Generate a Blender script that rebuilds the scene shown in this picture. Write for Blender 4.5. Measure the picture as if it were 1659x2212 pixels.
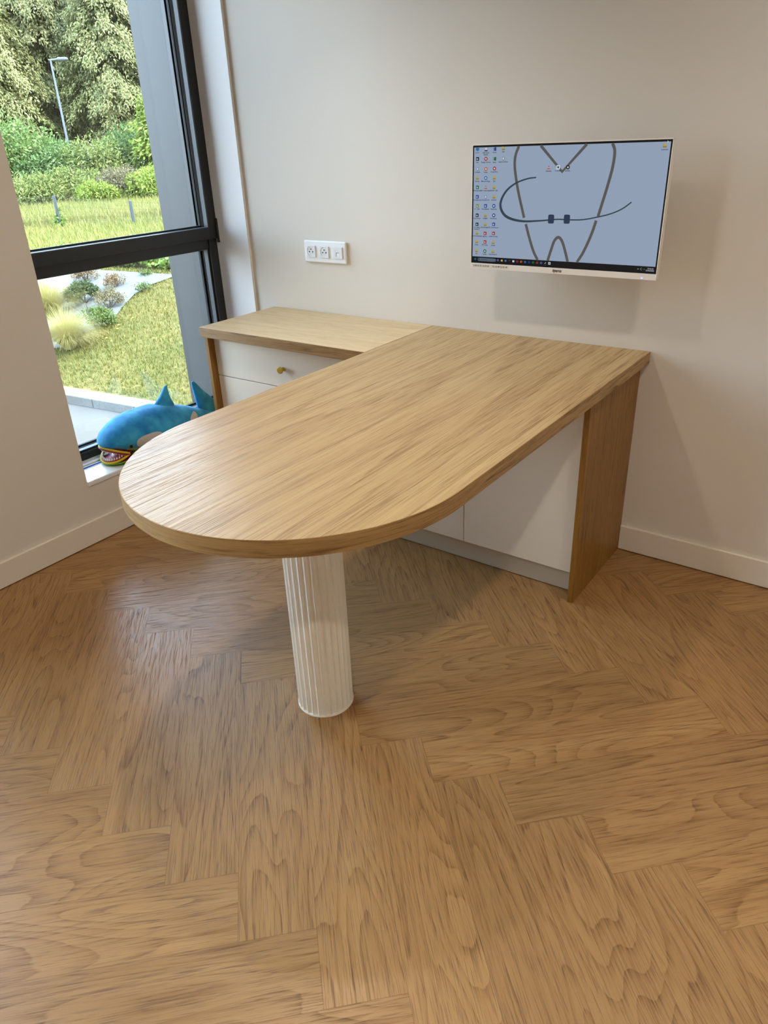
import bpy, bmesh, math, random
import numpy as np
from mathutils import Vector, Matrix

random.seed(7)
rng = np.random.default_rng(7)
PI = math.pi
scene = bpy.context.scene
COL = scene.collection
for o in list(bpy.data.objects):
    bpy.data.objects.remove(o, do_unlink=True)

# ------------------------------------------------------------------ camera
CAM = Vector((2.4759, -2.4201, 1.4044))
yaw, pitch, roll, FPX = 0.6400, 0.4736, -0.0425, 1573.3
cy_, sy_, cp_, sp_ = math.cos(yaw), math.sin(yaw), math.cos(pitch), math.sin(pitch)
fwd = Vector((-sy_ * cp_, cy_ * cp_, -sp_))
rgt = Vector((cy_, sy_, 0.0))
upv = rgt.cross(fwd)
cr, sr = math.cos(roll), math.sin(roll)
r2 = rgt * cr + upv * sr
u2 = -rgt * sr + upv * cr
cd = bpy.data.cameras.new('camera')
cam = bpy.data.objects.new('camera', cd)
COL.objects.link(cam)
cam.matrix_world = Matrix(((r2.x, u2.x, -fwd.x, CAM.x), (r2.y, u2.y, -fwd.y, CAM.y),
                           (r2.z, u2.z, -fwd.z, CAM.z), (0, 0, 0, 1)))
cd.sensor_fit = 'VERTICAL'
cd.sensor_height = 36.0
cd.lens = FPX / 2212.0 * 36.0
cd.clip_start = 0.05
cd.clip_end = 400
scene.camera = cam

# ------------------------------------------------------------------ world, sun, lamps, exposure
world = bpy.data.worlds.new('World')
scene.world = world
world.use_nodes = True
wn = world.node_tree.nodes
wl = world.node_tree.links
bg = wn['Background']
SKY = 18.5
geo = wn.new('ShaderNodeTexCoord')
sep = wn.new('ShaderNodeSeparateXYZ')
ramp = wn.new('ShaderNodeValToRGB')
ramp.color_ramp.elements[0].position = 0.0
ramp.color_ramp.elements[0].color = (0.30, 0.30, 0.27, 1)
ramp.color_ramp.elements[1].position = 0.55
ramp.color_ramp.elements[1].color = (0.52, 0.74, 1.0, 1)
e = ramp.color_ramp.elements.new(0.02)
e.color = (0.72, 0.85, 1.0, 1)
wl.new(geo.outputs['Generated'], sep.inputs[0])
wl.new(sep.outputs['Z'], ramp.inputs[0])
wl.new(ramp.outputs[0], bg.inputs[0])
bg.inputs[1].default_value = SKY

sd = bpy.data.lights.new('sun', 'SUN')
sd.energy = 20.0
sd.angle = math.radians(6)
sd.color = (1.0, 0.95, 0.86)
sun = bpy.data.objects.new('sun', sd)
COL.objects.link(sun)
sun.rotation_euler = Vector((-0.62, -0.22, -0.75)).to_track_quat('-Z', 'Y').to_euler()

WARM = (1.0, 0.87, 0.71)
LAMP_W = 9.6
for (lx, ly, k) in ((0.96, -1.06, 0.72), (2.55, -1.06, 0.92), (0.96, -2.75, 0.3), (2.55, -2.75, 1.6)):
    ld = bpy.data.lights.new('downlight', 'AREA')
    ld.shape = 'DISK'
    ld.size = 0.085
    ld.energy = LAMP_W * k
    ld.color = WARM
    ld.spread = math.radians(118 if lx < 2 else 132)
    lo = bpy.data.objects.new('downlight', ld)
    COL.objects.link(lo)
    lo.location = (lx, ly, 2.425)

vs = scene.view_settings
vs.view_transform = 'Standard'
vs.look = 'None'
vs.gamma = 1.0
vs.use_curve_mapping = False
vs.exposure = -0.3
scene.cycles.max_bounces = 10
scene.cycles.diffuse_bounces = 6
scene.cycles.transparent_max_bounces = 16
scene.cycles.caustics_reflective = False
scene.cycles.caustics_refractive = False
scene.cycles.use_denoising = True
scene.cycles.sample_clamp_indirect = 8.0

# ------------------------------------------------------------------ helpers
def s2l(c):
    c = c / 255.0
    return c / 12.92 if c <= 0.04045 else ((c + 0.055) / 1.055) ** 2.4

def rgb(r, g, b):
    return (s2l(r), s2l(g), s2l(b), 1.0)

def new_mat(name):
    m = bpy.data.materials.new(name)
    m.use_nodes = True
    nt = m.node_tree
    return m, nt.nodes, nt.links, nt.nodes['Principled BSDF']

def plain(name, col, rough=0.5, metal=0.0, spec=0.5, bump=0.0, bscale=200.0, var=0.0, coat=0.0):
    m, n, l, p = new_mat(name)
    p.inputs['Base Color'].default_value = col
    p.inputs['Roughness'].default_value = rough
    p.inputs['Metallic'].default_value = metal
    p.inputs['Specular IOR Level'].default_value = spec
    if coat:
        p.inputs['Coat Weight'].default_value = coat
    if bump or var:
        tc = n.new('ShaderNodeTexCoord')
        nz = n.new('ShaderNodeTexNoise')
        nz.inputs['Scale'].default_value = bscale
        nz.inputs['Detail'].default_value = 4
        l.new(tc.outputs['Object'], nz.inputs['Vector'])
        if bump:
            b = n.new('ShaderNodeBump')
            b.inputs['Strength'].default_value = bump
            b.inputs['Distance'].default_value = 0.002
            l.new(nz.outputs['Fac'], b.inputs['Height'])
            l.new(b.outputs['Normal'], p.inputs['Normal'])
        if var:
            mx = n.new('ShaderNodeMixRGB')
            mx.inputs[1].default_value = tuple(c * (1 - var) for c in col[:3]) + (1,)
            mx.inputs[2].default_value = tuple(min(1, c * (1 + var)) for c in col[:3]) + (1,)
            l.new(nz.outputs['Fac'], mx.inputs[0])
            l.new(mx.outputs[0], p.inputs['Base Color'])
    return m

def emit(name, col, strength=1.0):
    m, n, l, p = new_mat(name)
    p.inputs['Base Color'].default_value = (0.01, 0.01, 0.01, 1)
    p.inputs['Roughness'].default_value = 0.35
    p.inputs['Specular IOR Level'].default_value = 0.2
    p.inputs['Emission Color'].default_value = col
    p.inputs['Emission Strength'].default_value = strength
    return m

class MB:
    """collects faces with uv and material slots, builds ONE mesh object"""
    def __init__(s):
        s.v, s.f, s.uv, s.mi, s.rn = [], [], [], [], []
    def face(s, pts, uvs=None, mi=0, rn=0.0):
        b = len(s.v)
        s.v.extend([tuple(p) for p in pts])
        s.f.append(list(range(b, b + len(pts))))
        s.uv.extend(uvs if uvs else [(p[0], p[1]) for p in pts])
        s.mi.append(mi)
        s.rn.extend([rn] * len(pts))
    def box(s, x0, x1, y0, y1, z0, z1, grain='x', mi=0, off=0.0):
        c = [(x0, y0, z0), (x1, y0, z0), (x1, y1, z0), (x0, y1, z0), (x0, y0, z1), (x1, y0, z1), (x1, y1, z1), (x0, y1, z1)]
        fs = [((3, 2, 1, 0), 2), ((4, 5, 6, 7), 2), ((0, 1, 5, 4), 1), ((2, 3, 7, 6), 1), ((1, 2, 6, 5), 0), ((3, 0, 4, 7), 0)]
        g = 'xyz'.index(grain)
        b = len(s.v)
        s.v.extend(c)
        for idx, nax in fs:
            ax = [a for a in (0, 1, 2) if a != nax]
            if g in ax:
                ua = g
                va = [a for a in ax if a != g][0]
            else:
                ua, va = ax
            s.f.append([b + i for i in idx])
            s.uv.extend([(c[i][ua] + off, c[i][va] + off * 1.7 + nax * 0.31) for i in idx])
            s.mi.append(mi)
            s.rn.extend([off] * 4)
    def build(s, name, mats, parent=None, smooth=False, merge=True, bevel=0.0, seg=2, angle=30):
        me = bpy.data.meshes.new(name)
        me.from_pydata(s.v, [], s.f)
        ul = me.uv_layers.new(name='UVMap')
        ul.data.foreach_set('uv', np.array(s.uv, dtype=np.float32).ravel())
        at = me.attributes.new('rnd', 'FLOAT', 'CORNER')
        at.data.foreach_set('value', np.array(s.rn, dtype=np.float32))
        for m in (mats if isinstance(mats, (list, tuple)) else [mats]):
            me.materials.append(m)
        me.polygons.foreach_set('material_index', s.mi)
        if merge:
            bm = bmesh.new()
            bm.from_mesh(me)
            bmesh.ops.remove_doubles(bm, verts=bm.verts, dist=1e-5)
            bm.to_mesh(me)
            bm.free()
        if smooth:
            me.polygons.foreach_set('use_smooth', [True] * len(me.polygons))
        me.update()
        return link(name, me, parent, bevel, seg, angle)

def link(name, me, parent=None, bevel=0.0, seg=2, angle=30):
    o = bpy.data.objects.new(name, me)
    COL.objects.link(o)
    if parent is not None:
        o.parent = parent
        o.matrix_parent_inverse = Matrix.Translation(-parent.location)
    if bevel:
        b = o.modifiers.new('bevel', 'BEVEL')
        b.width = bevel
        b.segments = seg
        b.limit_method = 'ANGLE'
        b.angle_limit = math.radians(angle)
    return o

def tag(o, label=None, cat=None, group=None, kind=None):
    if label: o['label'] = label
    if cat: o['category'] = cat
    if group: o['group'] = group
    if kind: o['kind'] = kind
    return o

def empty(name, loc, label=None, cat=None, group=None, kind=None):
    o = bpy.data.objects.new(name, None)
    COL.objects.link(o)
    o.location = loc
    o.empty_display_size = 0.1
    return tag(o, label, cat, group, kind)

def bm_obj(name, bm, mat, parent=None, smooth=False, bevel=0.0, seg=2, angle=30):
    me = bpy.data.meshes.new(name)
    bm.to_mesh(me)
    bm.free()
    for m in (mat if isinstance(mat, (list, tuple)) else [mat]):
        me.materials.append(m)
    if smooth:
        me.polygons.foreach_set('use_smooth', [True] * len(me.polygons))
    return link(name, me, parent, bevel, seg, angle)

def tube(bm, pts, radii, n=12, cap=True, mi=0):
    """swept tube through pts with a radius per point"""
    pts = [Vector(p) for p in pts]
    rings = []
    prev = None
    for i, p in enumerate(pts):
        a = pts[max(i - 1, 0)]
        b = pts[min(i + 1, len(pts) - 1)]
        t = (b - a).normalized()
        if prev is None:
            x = t.orthogonal().normalized()
        else:
            x = (prev - t * prev.dot(t)).normalized()
        prev = x
        y = t.cross(x)
        r = radii[i] if isinstance(radii, (list, tuple)) else radii
        rings.append([bm.verts.new(p + (x * math.cos(k * 2 * PI / n) + y * math.sin(k * 2 * PI / n)) * r) for k in range(n)])
    for a, b in zip(rings[:-1], rings[1:]):
        for k in range(n):
            f = bm.faces.new((a[k], a[(k + 1) % n], b[(k + 1) % n], b[k]))
            f.material_index = mi
    if cap:
        bm.faces.new(rings[0][::-1]).material_index = mi
        bm.faces.new(rings[-1]).material_index = mi
    return rings

# ------------------------------------------------------------------ materials
def wood(name, light, mid, dark, pore, rough=0.42, contour=7.0, stretch=0.75, cross=9.0, pore_amt=0.6,
         seam=None, plank_var=0.0, bump=0.25, coat=0.0, ring_amt=0.8, spec=0.5, al=1.0, st=(0.9, 34.0)):
    """oak: contour rings from stretched noise + fine pores; grain runs along u of the UV map (metres)"""
    m, n, l, p = new_mat(name)
    uv = n.new('ShaderNodeUVMap')
    uv.uv_map = 'UVMap'
    at = n.new('ShaderNodeAttribute')
    at.attribute_name = 'rnd'
    sx = n.new('ShaderNodeSeparateXYZ')
    l.new(uv.outputs[0], sx.inputs[0])
    mul = n.new('ShaderNodeMath'); mul.operation = 'MULTIPLY'; mul.inputs[1].default_value = 23.7
    l.new(at.outputs['Fac'], mul.inputs[0])
    cb = n.new('ShaderNodeCombineXYZ')
    l.new(sx.outputs[0], cb.inputs[0]); l.new(sx.outputs[1], cb.inputs[1]); l.new(mul.outputs[0], cb.inputs[2])
    def mapped(sc):
        v = n.new('ShaderNodeVectorMath'); v.operation = 'MULTIPLY'
        v.inputs[1].default_value = sc
        l.new(cb.outputs[0], v.inputs[0])
        return v.outputs[0]
    def noise(sc, detail=2.0, dist=0.0, rough_=0.5):
        t = n.new('ShaderNodeTexNoise')
        t.inputs['Scale'].default_value = 1.0
        t.inputs['Detail'].default_value = detail
        t.inputs['Roughness'].default_value = rough_
        t.inputs['Distortion'].default_value = dist
        l.new(mapped(sc), t.inputs['Vector'])
        return t.outputs['Fac']
    def math_(op, a, b=None, c=None):
        t = n.new('ShaderNodeMath'); t.operation = op
        for i, q in enumerate((a, b, c)):
            if q is None: continue
            if isinstance(q, (int, float)): t.inputs[i].default_value = q
            else: l.new(q, t.inputs[i])
        return t.outputs[0]
    def ramp_(f, stops):
        t = n.new('ShaderNodeValToRGB')
        el = t.color_ramp.elements
        el[0].position, el[0].color = stops[0]
        el[1].position, el[1].color = stops[-1]
        for pos, c in stops[1:-1]:
            q = el.new(pos); q.color = c
        l.new(f, t.inputs[0])
        return t.outputs[0]
    def mix(f, a, b, mode='MIX'):
        t = n.new('ShaderNodeMixRGB'); t.blend_type = mode
        if isinstance(f, (int, float)): t.inputs[0].default_value = f
        else: l.new(f, t.inputs[0])
        for i, q in ((1, a), (2, b)):
            if isinstance(q, tuple): t.inputs[i].default_value = q
            else: l.new(q, t.inputs[i])
        return t.outputs[0]
    big = noise((stretch, cross, 1.0), 1.2, 0.25)
    fine_w = noise((2.6, 30.0, 1.0), 2.0, 0.0)
    rings = math_('FRACT', math_('MULTIPLY', math_('ADD', big, math_('MULTIPLY', fine_w, 0.035)), contour))
    ring_tone = ramp_(rings, [(0.0, (0, 0, 0, 1)), (0.50, (0.10, 0.10, 0.10, 1)), (0.84, (0.62, 0.62, 0.62, 1)), (0.95, (1, 1, 1, 1)), (1.0, (0, 0, 0, 1))])
    wig = ramp_(noise((7.0 * al, 210.0, 1.0), 3.0, 0.2), [(0.36, (0, 0, 0, 1)), (0.62, (1, 1, 1, 1))])
    streak = noise((st[0], st[1], 1.0), 4.0, 0.2, 0.6)
    base = mix(ramp_(streak, [(0.28, (0, 0, 0, 1)), (0.72, (1, 1, 1, 1))]), mid, light)
    base = mix(math_('MULTIPLY', ring_tone, math_('ADD', 0.22 * ring_amt, math_('MULTIPLY', wig, 0.78 * ring_amt))), base, dark)
    pores = noise((14.0 * al, 380.0, 1.0), 2.0, 0.0, 0.55)
    pm = ramp_(pores, [(0.54, (0, 0, 0, 1)), (0.67, (1, 1, 1, 1))])
    pores2 = noise((8.0 * al, 190.0, 1.0), 2.0, 0.1, 0.5)
    pm2 = ramp_(pores2, [(0.56, (0, 0, 0, 1)), (0.68, (1, 1, 1, 1))])
    pmax = math_('MAXIMUM', pm, math_('MULTIPLY', pm2, 0.75))
    pmask = math_('MULTIPLY', pmax, math_('ADD', pore_amt * 0.45, math_('MULTIPLY', ring_tone, pore_amt * 0.5)))
    colr = mix(pmask, base, pore)
    if plank_var:
        hv = n.new('ShaderNodeHueSaturation')
        l.new(colr, hv.inputs['Color'])
        wnz = n.new('ShaderNodeTexWhiteNoise'); wnz.noise_dimensions = '1D'
        l.new(mul.outputs[0], wnz.inputs['W'])
        l.new(math_('ADD', 1.0 - plank_var, math_('MULTIPLY', wnz.outputs['Value'], 2 * plank_var)), hv.inputs['Value'])
        colr = hv.outputs[0]
    if seam:
        w, L, sw = seam
        vd = math_('MINIMUM', sx.outputs[1], math_('SUBTRACT', w, sx.outputs[1]))
        ud = math_('MINIMUM', sx.outputs[0], math_('SUBTRACT', L, sx.outputs[0]))
        dmin = math_('MINIMUM', vd, ud)
        sm = math_('LESS_THAN', dmin, sw)
        colr = mix(math_('MULTIPLY', sm, 0.45), colr, pore)
    l.new(colr, p.inputs['Base Color'])
    p.inputs['Roughness'].default_value = rough
    l.new(math_('ADD', rough - 0.05, math_('MULTIPLY', pmax, 0.18)), p.inputs['Roughness'])
    p.inputs['Specular IOR Level'].default_value = spec
    b = n.new('ShaderNodeBump')
    b.inputs['Strength'].default_value = bump
    b.inputs['Distance'].default_value = 0.0006
    b.invert = True
    l.new(pmax, b.inputs['Height'])
    l.new(b.outputs['Normal'], p.inputs['Normal'])
    return m

PW, PL = 0.15684, 0.7842
M = {}
M['oak'] = wood('oak_veneer', rgb(197, 166, 117), rgb(182, 148, 98), rgb(158, 121, 74), rgb(121, 87, 50), 0.40,
                contour=7.0, stretch=0.34, cross=4.6, pore_amt=0.95, bump=0.4, ring_amt=0.7, spec=0.32, al=0.5, st=(0.4, 70.0))
M['oak_light'] = wood('oak_veneer_counter', rgb(226, 199, 155), rgb(213, 182, 135), rgb(193, 157, 109), rgb(155, 122, 81), 0.45,
                      contour=7.0, stretch=0.45, cross=5.0, pore_amt=0.5, bump=0.25, ring_amt=0.55)
M['oak_edge'] = wood('oak_edge_band', rgb(178, 143, 92), rgb(149, 114, 68), rgb(121, 89, 48), rgb(91, 63, 34), 0.45,
                     contour=5.0, stretch=1.3, cross=26.0, pore_amt=0.9, bump=0.3, ring_amt=0.95)
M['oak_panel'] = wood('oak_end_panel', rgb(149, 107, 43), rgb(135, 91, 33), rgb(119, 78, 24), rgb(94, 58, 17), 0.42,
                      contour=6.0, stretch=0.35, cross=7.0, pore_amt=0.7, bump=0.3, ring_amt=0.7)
M['floor'] = wood('oak_herringbone', rgb(168, 130, 82), rgb(155, 115, 70), rgb(129, 91, 50), rgb(96, 62, 32), 0.40,
                  contour=20.0, stretch=1.0, cross=5.6, pore_amt=0.95, ring_amt=1.0, seam=(PW, PL, 0.0007), plank_var=0.09, bump=0.35)
M['wall'] = plain('wall_paint', rgb(219, 212, 202), 0.75, bump=0.05, bscale=350)
M['ceiling'] = plain('ceiling_paint', rgb(235, 232, 226), 0.8)
M['skirting'] = plain('skirting_paint', rgb(226, 218, 205), 0.45)
M['reveal'] = plain('reveal_lining', rgb(240, 241, 243), 0.5)
M['sill'] = plain('sill_white_laminate', rgb(232, 234, 238), 0.3)
M['sill_film'] = plain('blue_protective_film', rgb(14, 52, 165), 0.6, spec=0.1)
M['anthracite'] = plain('anthracite_aluminium', rgb(30, 34, 37), 0.42, spec=0.5)
M['bead'] = plain('lit_grey_bead', rgb(96, 104, 112), 0.45)  # anthracite lightened to the grey it takes on in outside light
M['gasket'] = plain('rubber_gasket', rgb(12, 13, 15), 0.7)
M['brush'] = plain('brush_seal', rgb(78, 78, 82), 0.9, bump=1.0, bscale=900)
M['cladding'] = plain('grey_metal_cladding', rgb(29, 32, 34), 0.5, var=0.06, bscale=3.0)
M['lacquer'] = plain('cream_lacquer', rgb(230, 222, 208), 0.45, bump=0.06, bscale=500)
M['plinth'] = plain('plinth_lacquer', rgb(196, 190, 178), 0.5)
M['carcass'] = plain('dark_gap', rgb(60, 55, 48), 0.7)
M['brass'] = plain('brushed_brass', rgb(196, 164, 72), 0.35, metal=0.9)
M['column'] = plain('cream_satin_paint', rgb(236, 232, 222), 0.38)
M['plastic'] = plain('white_plastic', rgb(236, 238, 242), 0.3)
M['plastic2'] = plain('white_plastic_insert', rgb(226, 228, 232), 0.35)
M['black'] = plain('black_plastic', rgb(10, 10, 11), 0.4)
M['mon_white'] = plain('monitor_white_plastic', rgb(238, 234, 229), 0.4)
M['metal'] = plain('steel_grey', rgb(120, 122, 124), 0.35, metal=0.8)

def glass_mat():
    m, n, l, p = new_mat('window_glass')
    out = n['Material Output']
    n.remove(p)
    tr = n.new('ShaderNodeBsdfTransparent'); tr.inputs[0].default_value = (0.95, 0.97, 0.965, 1)
    gl = n.new('ShaderNodeBsdfGlossy'); gl.inputs['Roughness'].default_value = 0.0
    fr = n.new('ShaderNodeFresnel'); fr.inputs[0].default_value = 1.35
    mx = n.new('ShaderNodeMixShader')
    l.new(fr.outputs[0], mx.inputs[0]); l.new(tr.outputs[0], mx.inputs[1]); l.new(gl.outputs[0], mx.inputs[2])
    l.new(mx.outputs[0], out.inputs[0])
    return m
M['glass'] = glass_mat()

# ------------------------------------------------------------------ room shell
RX, RY, RZ = 4.3, -4.3, 2.5
WX = -0.20                     # inner face of the window frame
OY0, OY1, SZ, HZ = -1.0215, -0.012, 0.2557, 2.38

def herringbone():
    w = PW
    n = 5
    u0, v0 = 0.0142, 0.0045
    mb = MB()
    s2 = math.sqrt(2)
    def xy(u, v):
        return ((u + v) / s2, (v - u) / s2)
    done = set()
    x0, x1, y0, y1 = 0.0, RX, RY, 0.0
    def clip(poly):
        # clip polygon of ((x,y),(u,v)) to the room rectangle
        for ax, lim, sg in ((0, x0, 1), (0, x1, -1), (1, y0, 1), (1, y1, -1)):
            out = []
            for i in range(len(poly)):
                a, b = poly[i - 1], poly[i]
                da, db = sg * (a[0][ax] - lim), sg * (b[0][ax] - lim)
                if (da >= 0) != (db >= 0):
                    t = da / (da - db)
                    out.append((tuple(a[0][k] + t * (b[0][k] - a[0][k]) for k in (0, 1)), tuple(a[1][k] + t * (b[1][k] - a[1][k]) for k in (0, 1))))
                if db >= 0:
                    out.append(b)
            poly = out
            if len(poly) < 3: return []
        return poly
    for i in range(-5, 46):
        for j in range(-32, 32):
            k = (i - j - 12) % 10
            if k < n: key = ('h', i - k, j)
            else: key = ('v', i, j - (9 - k))
            if key in done: continue
            done.add(key)
            o, a, b = key
            if o == 'h':
                c = [(a, b), (a + n, b), (a + n, b + 1), (a, b + 1)]
                uvs = [(0, 0), (PL, 0), (PL, w), (0, w)]
            else:
                c = [(a, b), (a + 1, b), (a + 1, b + n), (a, b + n)]
                uvs = [(0, 0), (0, w), (PL, w), (PL, 0)]
            if random.random() < 0.5:
                uvs = [(PL - p[0], w - p[1]) for p in uvs]
            poly = clip([(xy(u0 + q[0] * w, v0 + q[1] * w), uv) for q, uv in zip(c, uvs)])
            if len(poly) < 3: continue
            mb.face([(q[0][0], q[0][1], 0.0) for q in poly], [q[1] for q in poly], rn=random.random())
    # underside slab
    mb.face([(x0, y0, -0.03), (x0, y1, -0.03), (x1, y1, -0.03), (x1, y0, -0.03)], rn=0.3)
    return mb
fl = herringbone().build('floor', M['floor'], merge=False)
tag(fl, 'warm oak herringbone plank floor', 'floor', kind='structure')

def struct(name, boxes, mat, label, cat, bevel=0.0):
    mb = MB()
    for b in boxes: mb.box(*b)
    o = mb.build(name, mat, merge=False, bevel=bevel)
    return tag(o, label, cat, kind='structure')

struct('wall_back', [(-0.27, RX + 0.1, 0.0, 0.12, -0.03, RZ)], M['wall'], 'long cream wall carrying the screen and the socket plate', 'wall')
W2 = (-3.9, -1.8, 0.2557, 2.38)  # opening for the added, unseen fill light window
struct('wall_left', [(-0.29, 0.0, RY, W2[0], 0, RZ), (-0.29, 0.0, W2[1], OY0, 0, RZ), (-0.29, 0.0, W2[0], W2[1], 0, W2[2]), (-0.29, 0.0, W2[0], W2[1], W2[3], RZ),
                     (-0.29, 0.0, OY0, OY1, 0, SZ - 0.02), (-0.29, 0.0, OY0, OY1, HZ, RZ)], M['wall'], 'cream wall with the tall window opening', 'wall')
struct('wall_right', [(RX, RX + 0.1, RY, 0.0, 0, RZ)], M['wall'], 'plain cream wall opposite the window', 'wall')
struct('wall_front', [(-0.2, RX + 0.1, RY - 0.1, RY, 0, RZ)], M['wall'], 'plain cream wall behind the camera', 'wall')
struct('ceiling', [(-0.29, RX + 0.1, RY - 0.1, 0.12, RZ, RZ + 0.2)], M['ceiling'], 'white ceiling', 'ceiling')
struct('trim_3', [(-0.29, 0.0, OY1, 0.0, 0, RZ)], M['reveal'], 'white lining beside the window where it meets the long wall', 'window lining')
# deep outer reveal of grey cladding
struct('trim_1', [(-0.51, -0.29, -0.05, 0.12, -0.2, 2.7)], M['cladding'], 'grey metal cladding lining the outside of the window', 'cladding')
# sill board
sill = struct('trim_2', [(WX, 0.004, OY0, OY1, SZ - 0.02, SZ)], M['sill'], 'white window sill board', 'window sill', bevel=0.004)
mb = MB(); mb.box(-0.137, -0.1275, OY0, OY1, SZ, SZ + 0.0012)
mb.build('blue_film', M['sill_film'], sill)
mb = MB(); mb.box(-0.198, -0.152, OY0, OY1, SZ, SZ + 0.006)
mb.build('cover_strip', M['reveal'], sill, bevel=0.003)
mb = MB(); mb.box(-0.122, -0.119, OY0, OY1, SZ, SZ + 0.0006)
mb.build('film_edge', M['bead'], sill)

def skirting(name, path, label):
    # path: list of boxes for a 12 mm board with an eased top
    mb = MB()
    for b in path: mb.box(*b)
    o = mb.build(name, M['skirting'], merge=False, bevel=0.003, seg=3)
    return tag(o, label, 'baseboard', kind='structure')
skirting('baseboard_back', [(1.7672, RX, -0.012, 0.0, 0.003, 0.1)], 'cream skirting board along the wall under the screen')
skirting('baseboard_left', [(0.0, 0.012, RY, -0.86, 0.003, 0.1), (0.0, 0.012, -0.8595, -0.001, 0.003, 0.1)], 'cream skirting board under the window wall')

# ------------------------------------------------------------------ window
win = empty('window_1', (WX, -0.5, SZ), 'tall black framed window with an opening upper light over a fixed lower pane', 'window', kind='structure')
FY0, FY1 = OY0, -0.0105
FT, FB = HZ, SZ
XO = -0.29
def ring(mb, x0, x1, ya, yb, za, zb, t):
    """rectangular ring in the YZ plane with member width t (float or (left,right,bottom,top))"""
    l_, r_, b_, t_ = t if isinstance(t, tuple) else (t,) * 4
    mb.box(x0, x1, ya, ya + l_, za, zb)
    mb.box(x0, x1, yb - r_, yb, za, zb)
    mb.box(x0, x1, ya + l_, yb - r_, za, za + b_)
    mb.box(x0, x1, ya + l_, yb - r_, zb - t_, zb)
mb = MB()
ring(mb, XO, WX - 0.0, FY0, OY1, FB, FT, (0.048, 0.046, 0.0365, 0.05))
mb.box(XO, WX - 0.006, FY0 + 0.048, OY1 - 0.046, 0.9915, 1.05)          # transom
mb.build('fixed_frame', M['anthracite'], win, merge=False, bevel=0.0015)
# upper opening sash
SA = (FY0 + 0.006, -0.0105, 1.031, HZ - 0.006)
mb = MB()
ring(mb, -0.272, WX + 0.012, SA[0], SA[1], SA[2], SA[3], (0.05, 0.0475, 0.049, 0.05))
sash = mb.build('sash', M['anthracite'], win, merge=False, bevel=0.0015)
ia = (SA[0] + 0.05, SA[1] - 0.0475, SA[2] + 0.049, SA[3] - 0.05)         # opening inside the sash
def glazing(open_, xf, parent, seal):
    y0, y1, z0, z1 = open_
    mb = MB(); ring(mb, xf - 0.030, xf - 0.004, y0 - 0.001, y1 + 0.001, z0 - 0.001, z1 + 0.001, 0.003)
    mb.build('glazing_bead', M['bead'], parent, merge=False, bevel=0.0008)
    mb = MB(); ring(mb, xf - 0.036, xf - 0.031, y0 - 0.001, y1 + 0.001, z0 - 0.001, z1 + 0.001, 0.0045)
    mb.build('gasket', M['gasket'], parent, merge=False)
    if seal:
        mb = MB(); ring(mb, xf - 0.046, xf - 0.037, y0 - 0.001, y1 + 0.001, z0 - 0.001, z1 + 0.001, (0.004, 0.006, 0.001, 0.001))
        mb.build('brush_seal', M['brush'], parent, merge=False)
    mb = MB(); ring(mb, xf - 0.060, xf - 0.047, y0 - 0.001, y1 + 0.001, z0 - 0.001, z1 + 0.001, 0.009)
    mb.build('spacer', M['gasket'], parent, merge=False)
    mb = MB(); mb.box(xf - 0.056, xf - 0.050, y0 - 0.0005, y1 + 0.0005, z0 - 0.0005, z1 + 0.0005)
    mb.build('pane', M['glass'], parent, merge=False)
glazing(ia, WX + 0.012, sash, True)
lo = (FY0 + 0.048, OY1 - 0.046, SZ + 0.0365, 0.9915)
lf = MB(); ring(lf, -0.27, WX - 0.012, lo[0], lo[1], lo[2], lo[3], (0.006, 0.006, 0.006, 0.004))
low = lf.build('lower_light', M['anthracite'], win, merge=False, bevel=0.001)
glazing((lo[0] + 0.006, lo[1] - 0.006, lo[2] + 0.006, lo[3] - 0.004), WX - 0.008, low, False)
# unseen window added beside the camera, for cool fill light under the desk
fill_win = empty('fill_window', (WX, (W2[0] + W2[1]) / 2, W2[2]), 'added black framed window, out of sight along the same wall, for fill light', 'window', kind='structure')
mb = MB(); ring(mb, XO, WX, W2[0], W2[1], W2[2], W2[3], 0.048)
mb.build('fixed_frame', M['anthracite'], fill_win, merge=False, bevel=0.0015)
mb = MB(); mb.box(WX - 0.056, WX - 0.050, W2[0] + .047, W2[1] - .047, W2[2] + .047, W2[3] - .047)
mb.build('pane', M['glass'], fill_win, merge=False)
# hinge block at the foot of the sash
bm = bmesh.new()
tube(bm, [(WX + 0.016, -0.0155, 1.022), (WX + 0.016, -0.0155, 1.115)], 0.0055, 12)
tube(bm, [(WX + 0.016, -0.0155, 1.014), (WX + 0.016, -0.0155, 1.0215)], 0.0068, 12)
bm_obj('hinge', bm, M['black'], sash, smooth=False)

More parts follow.
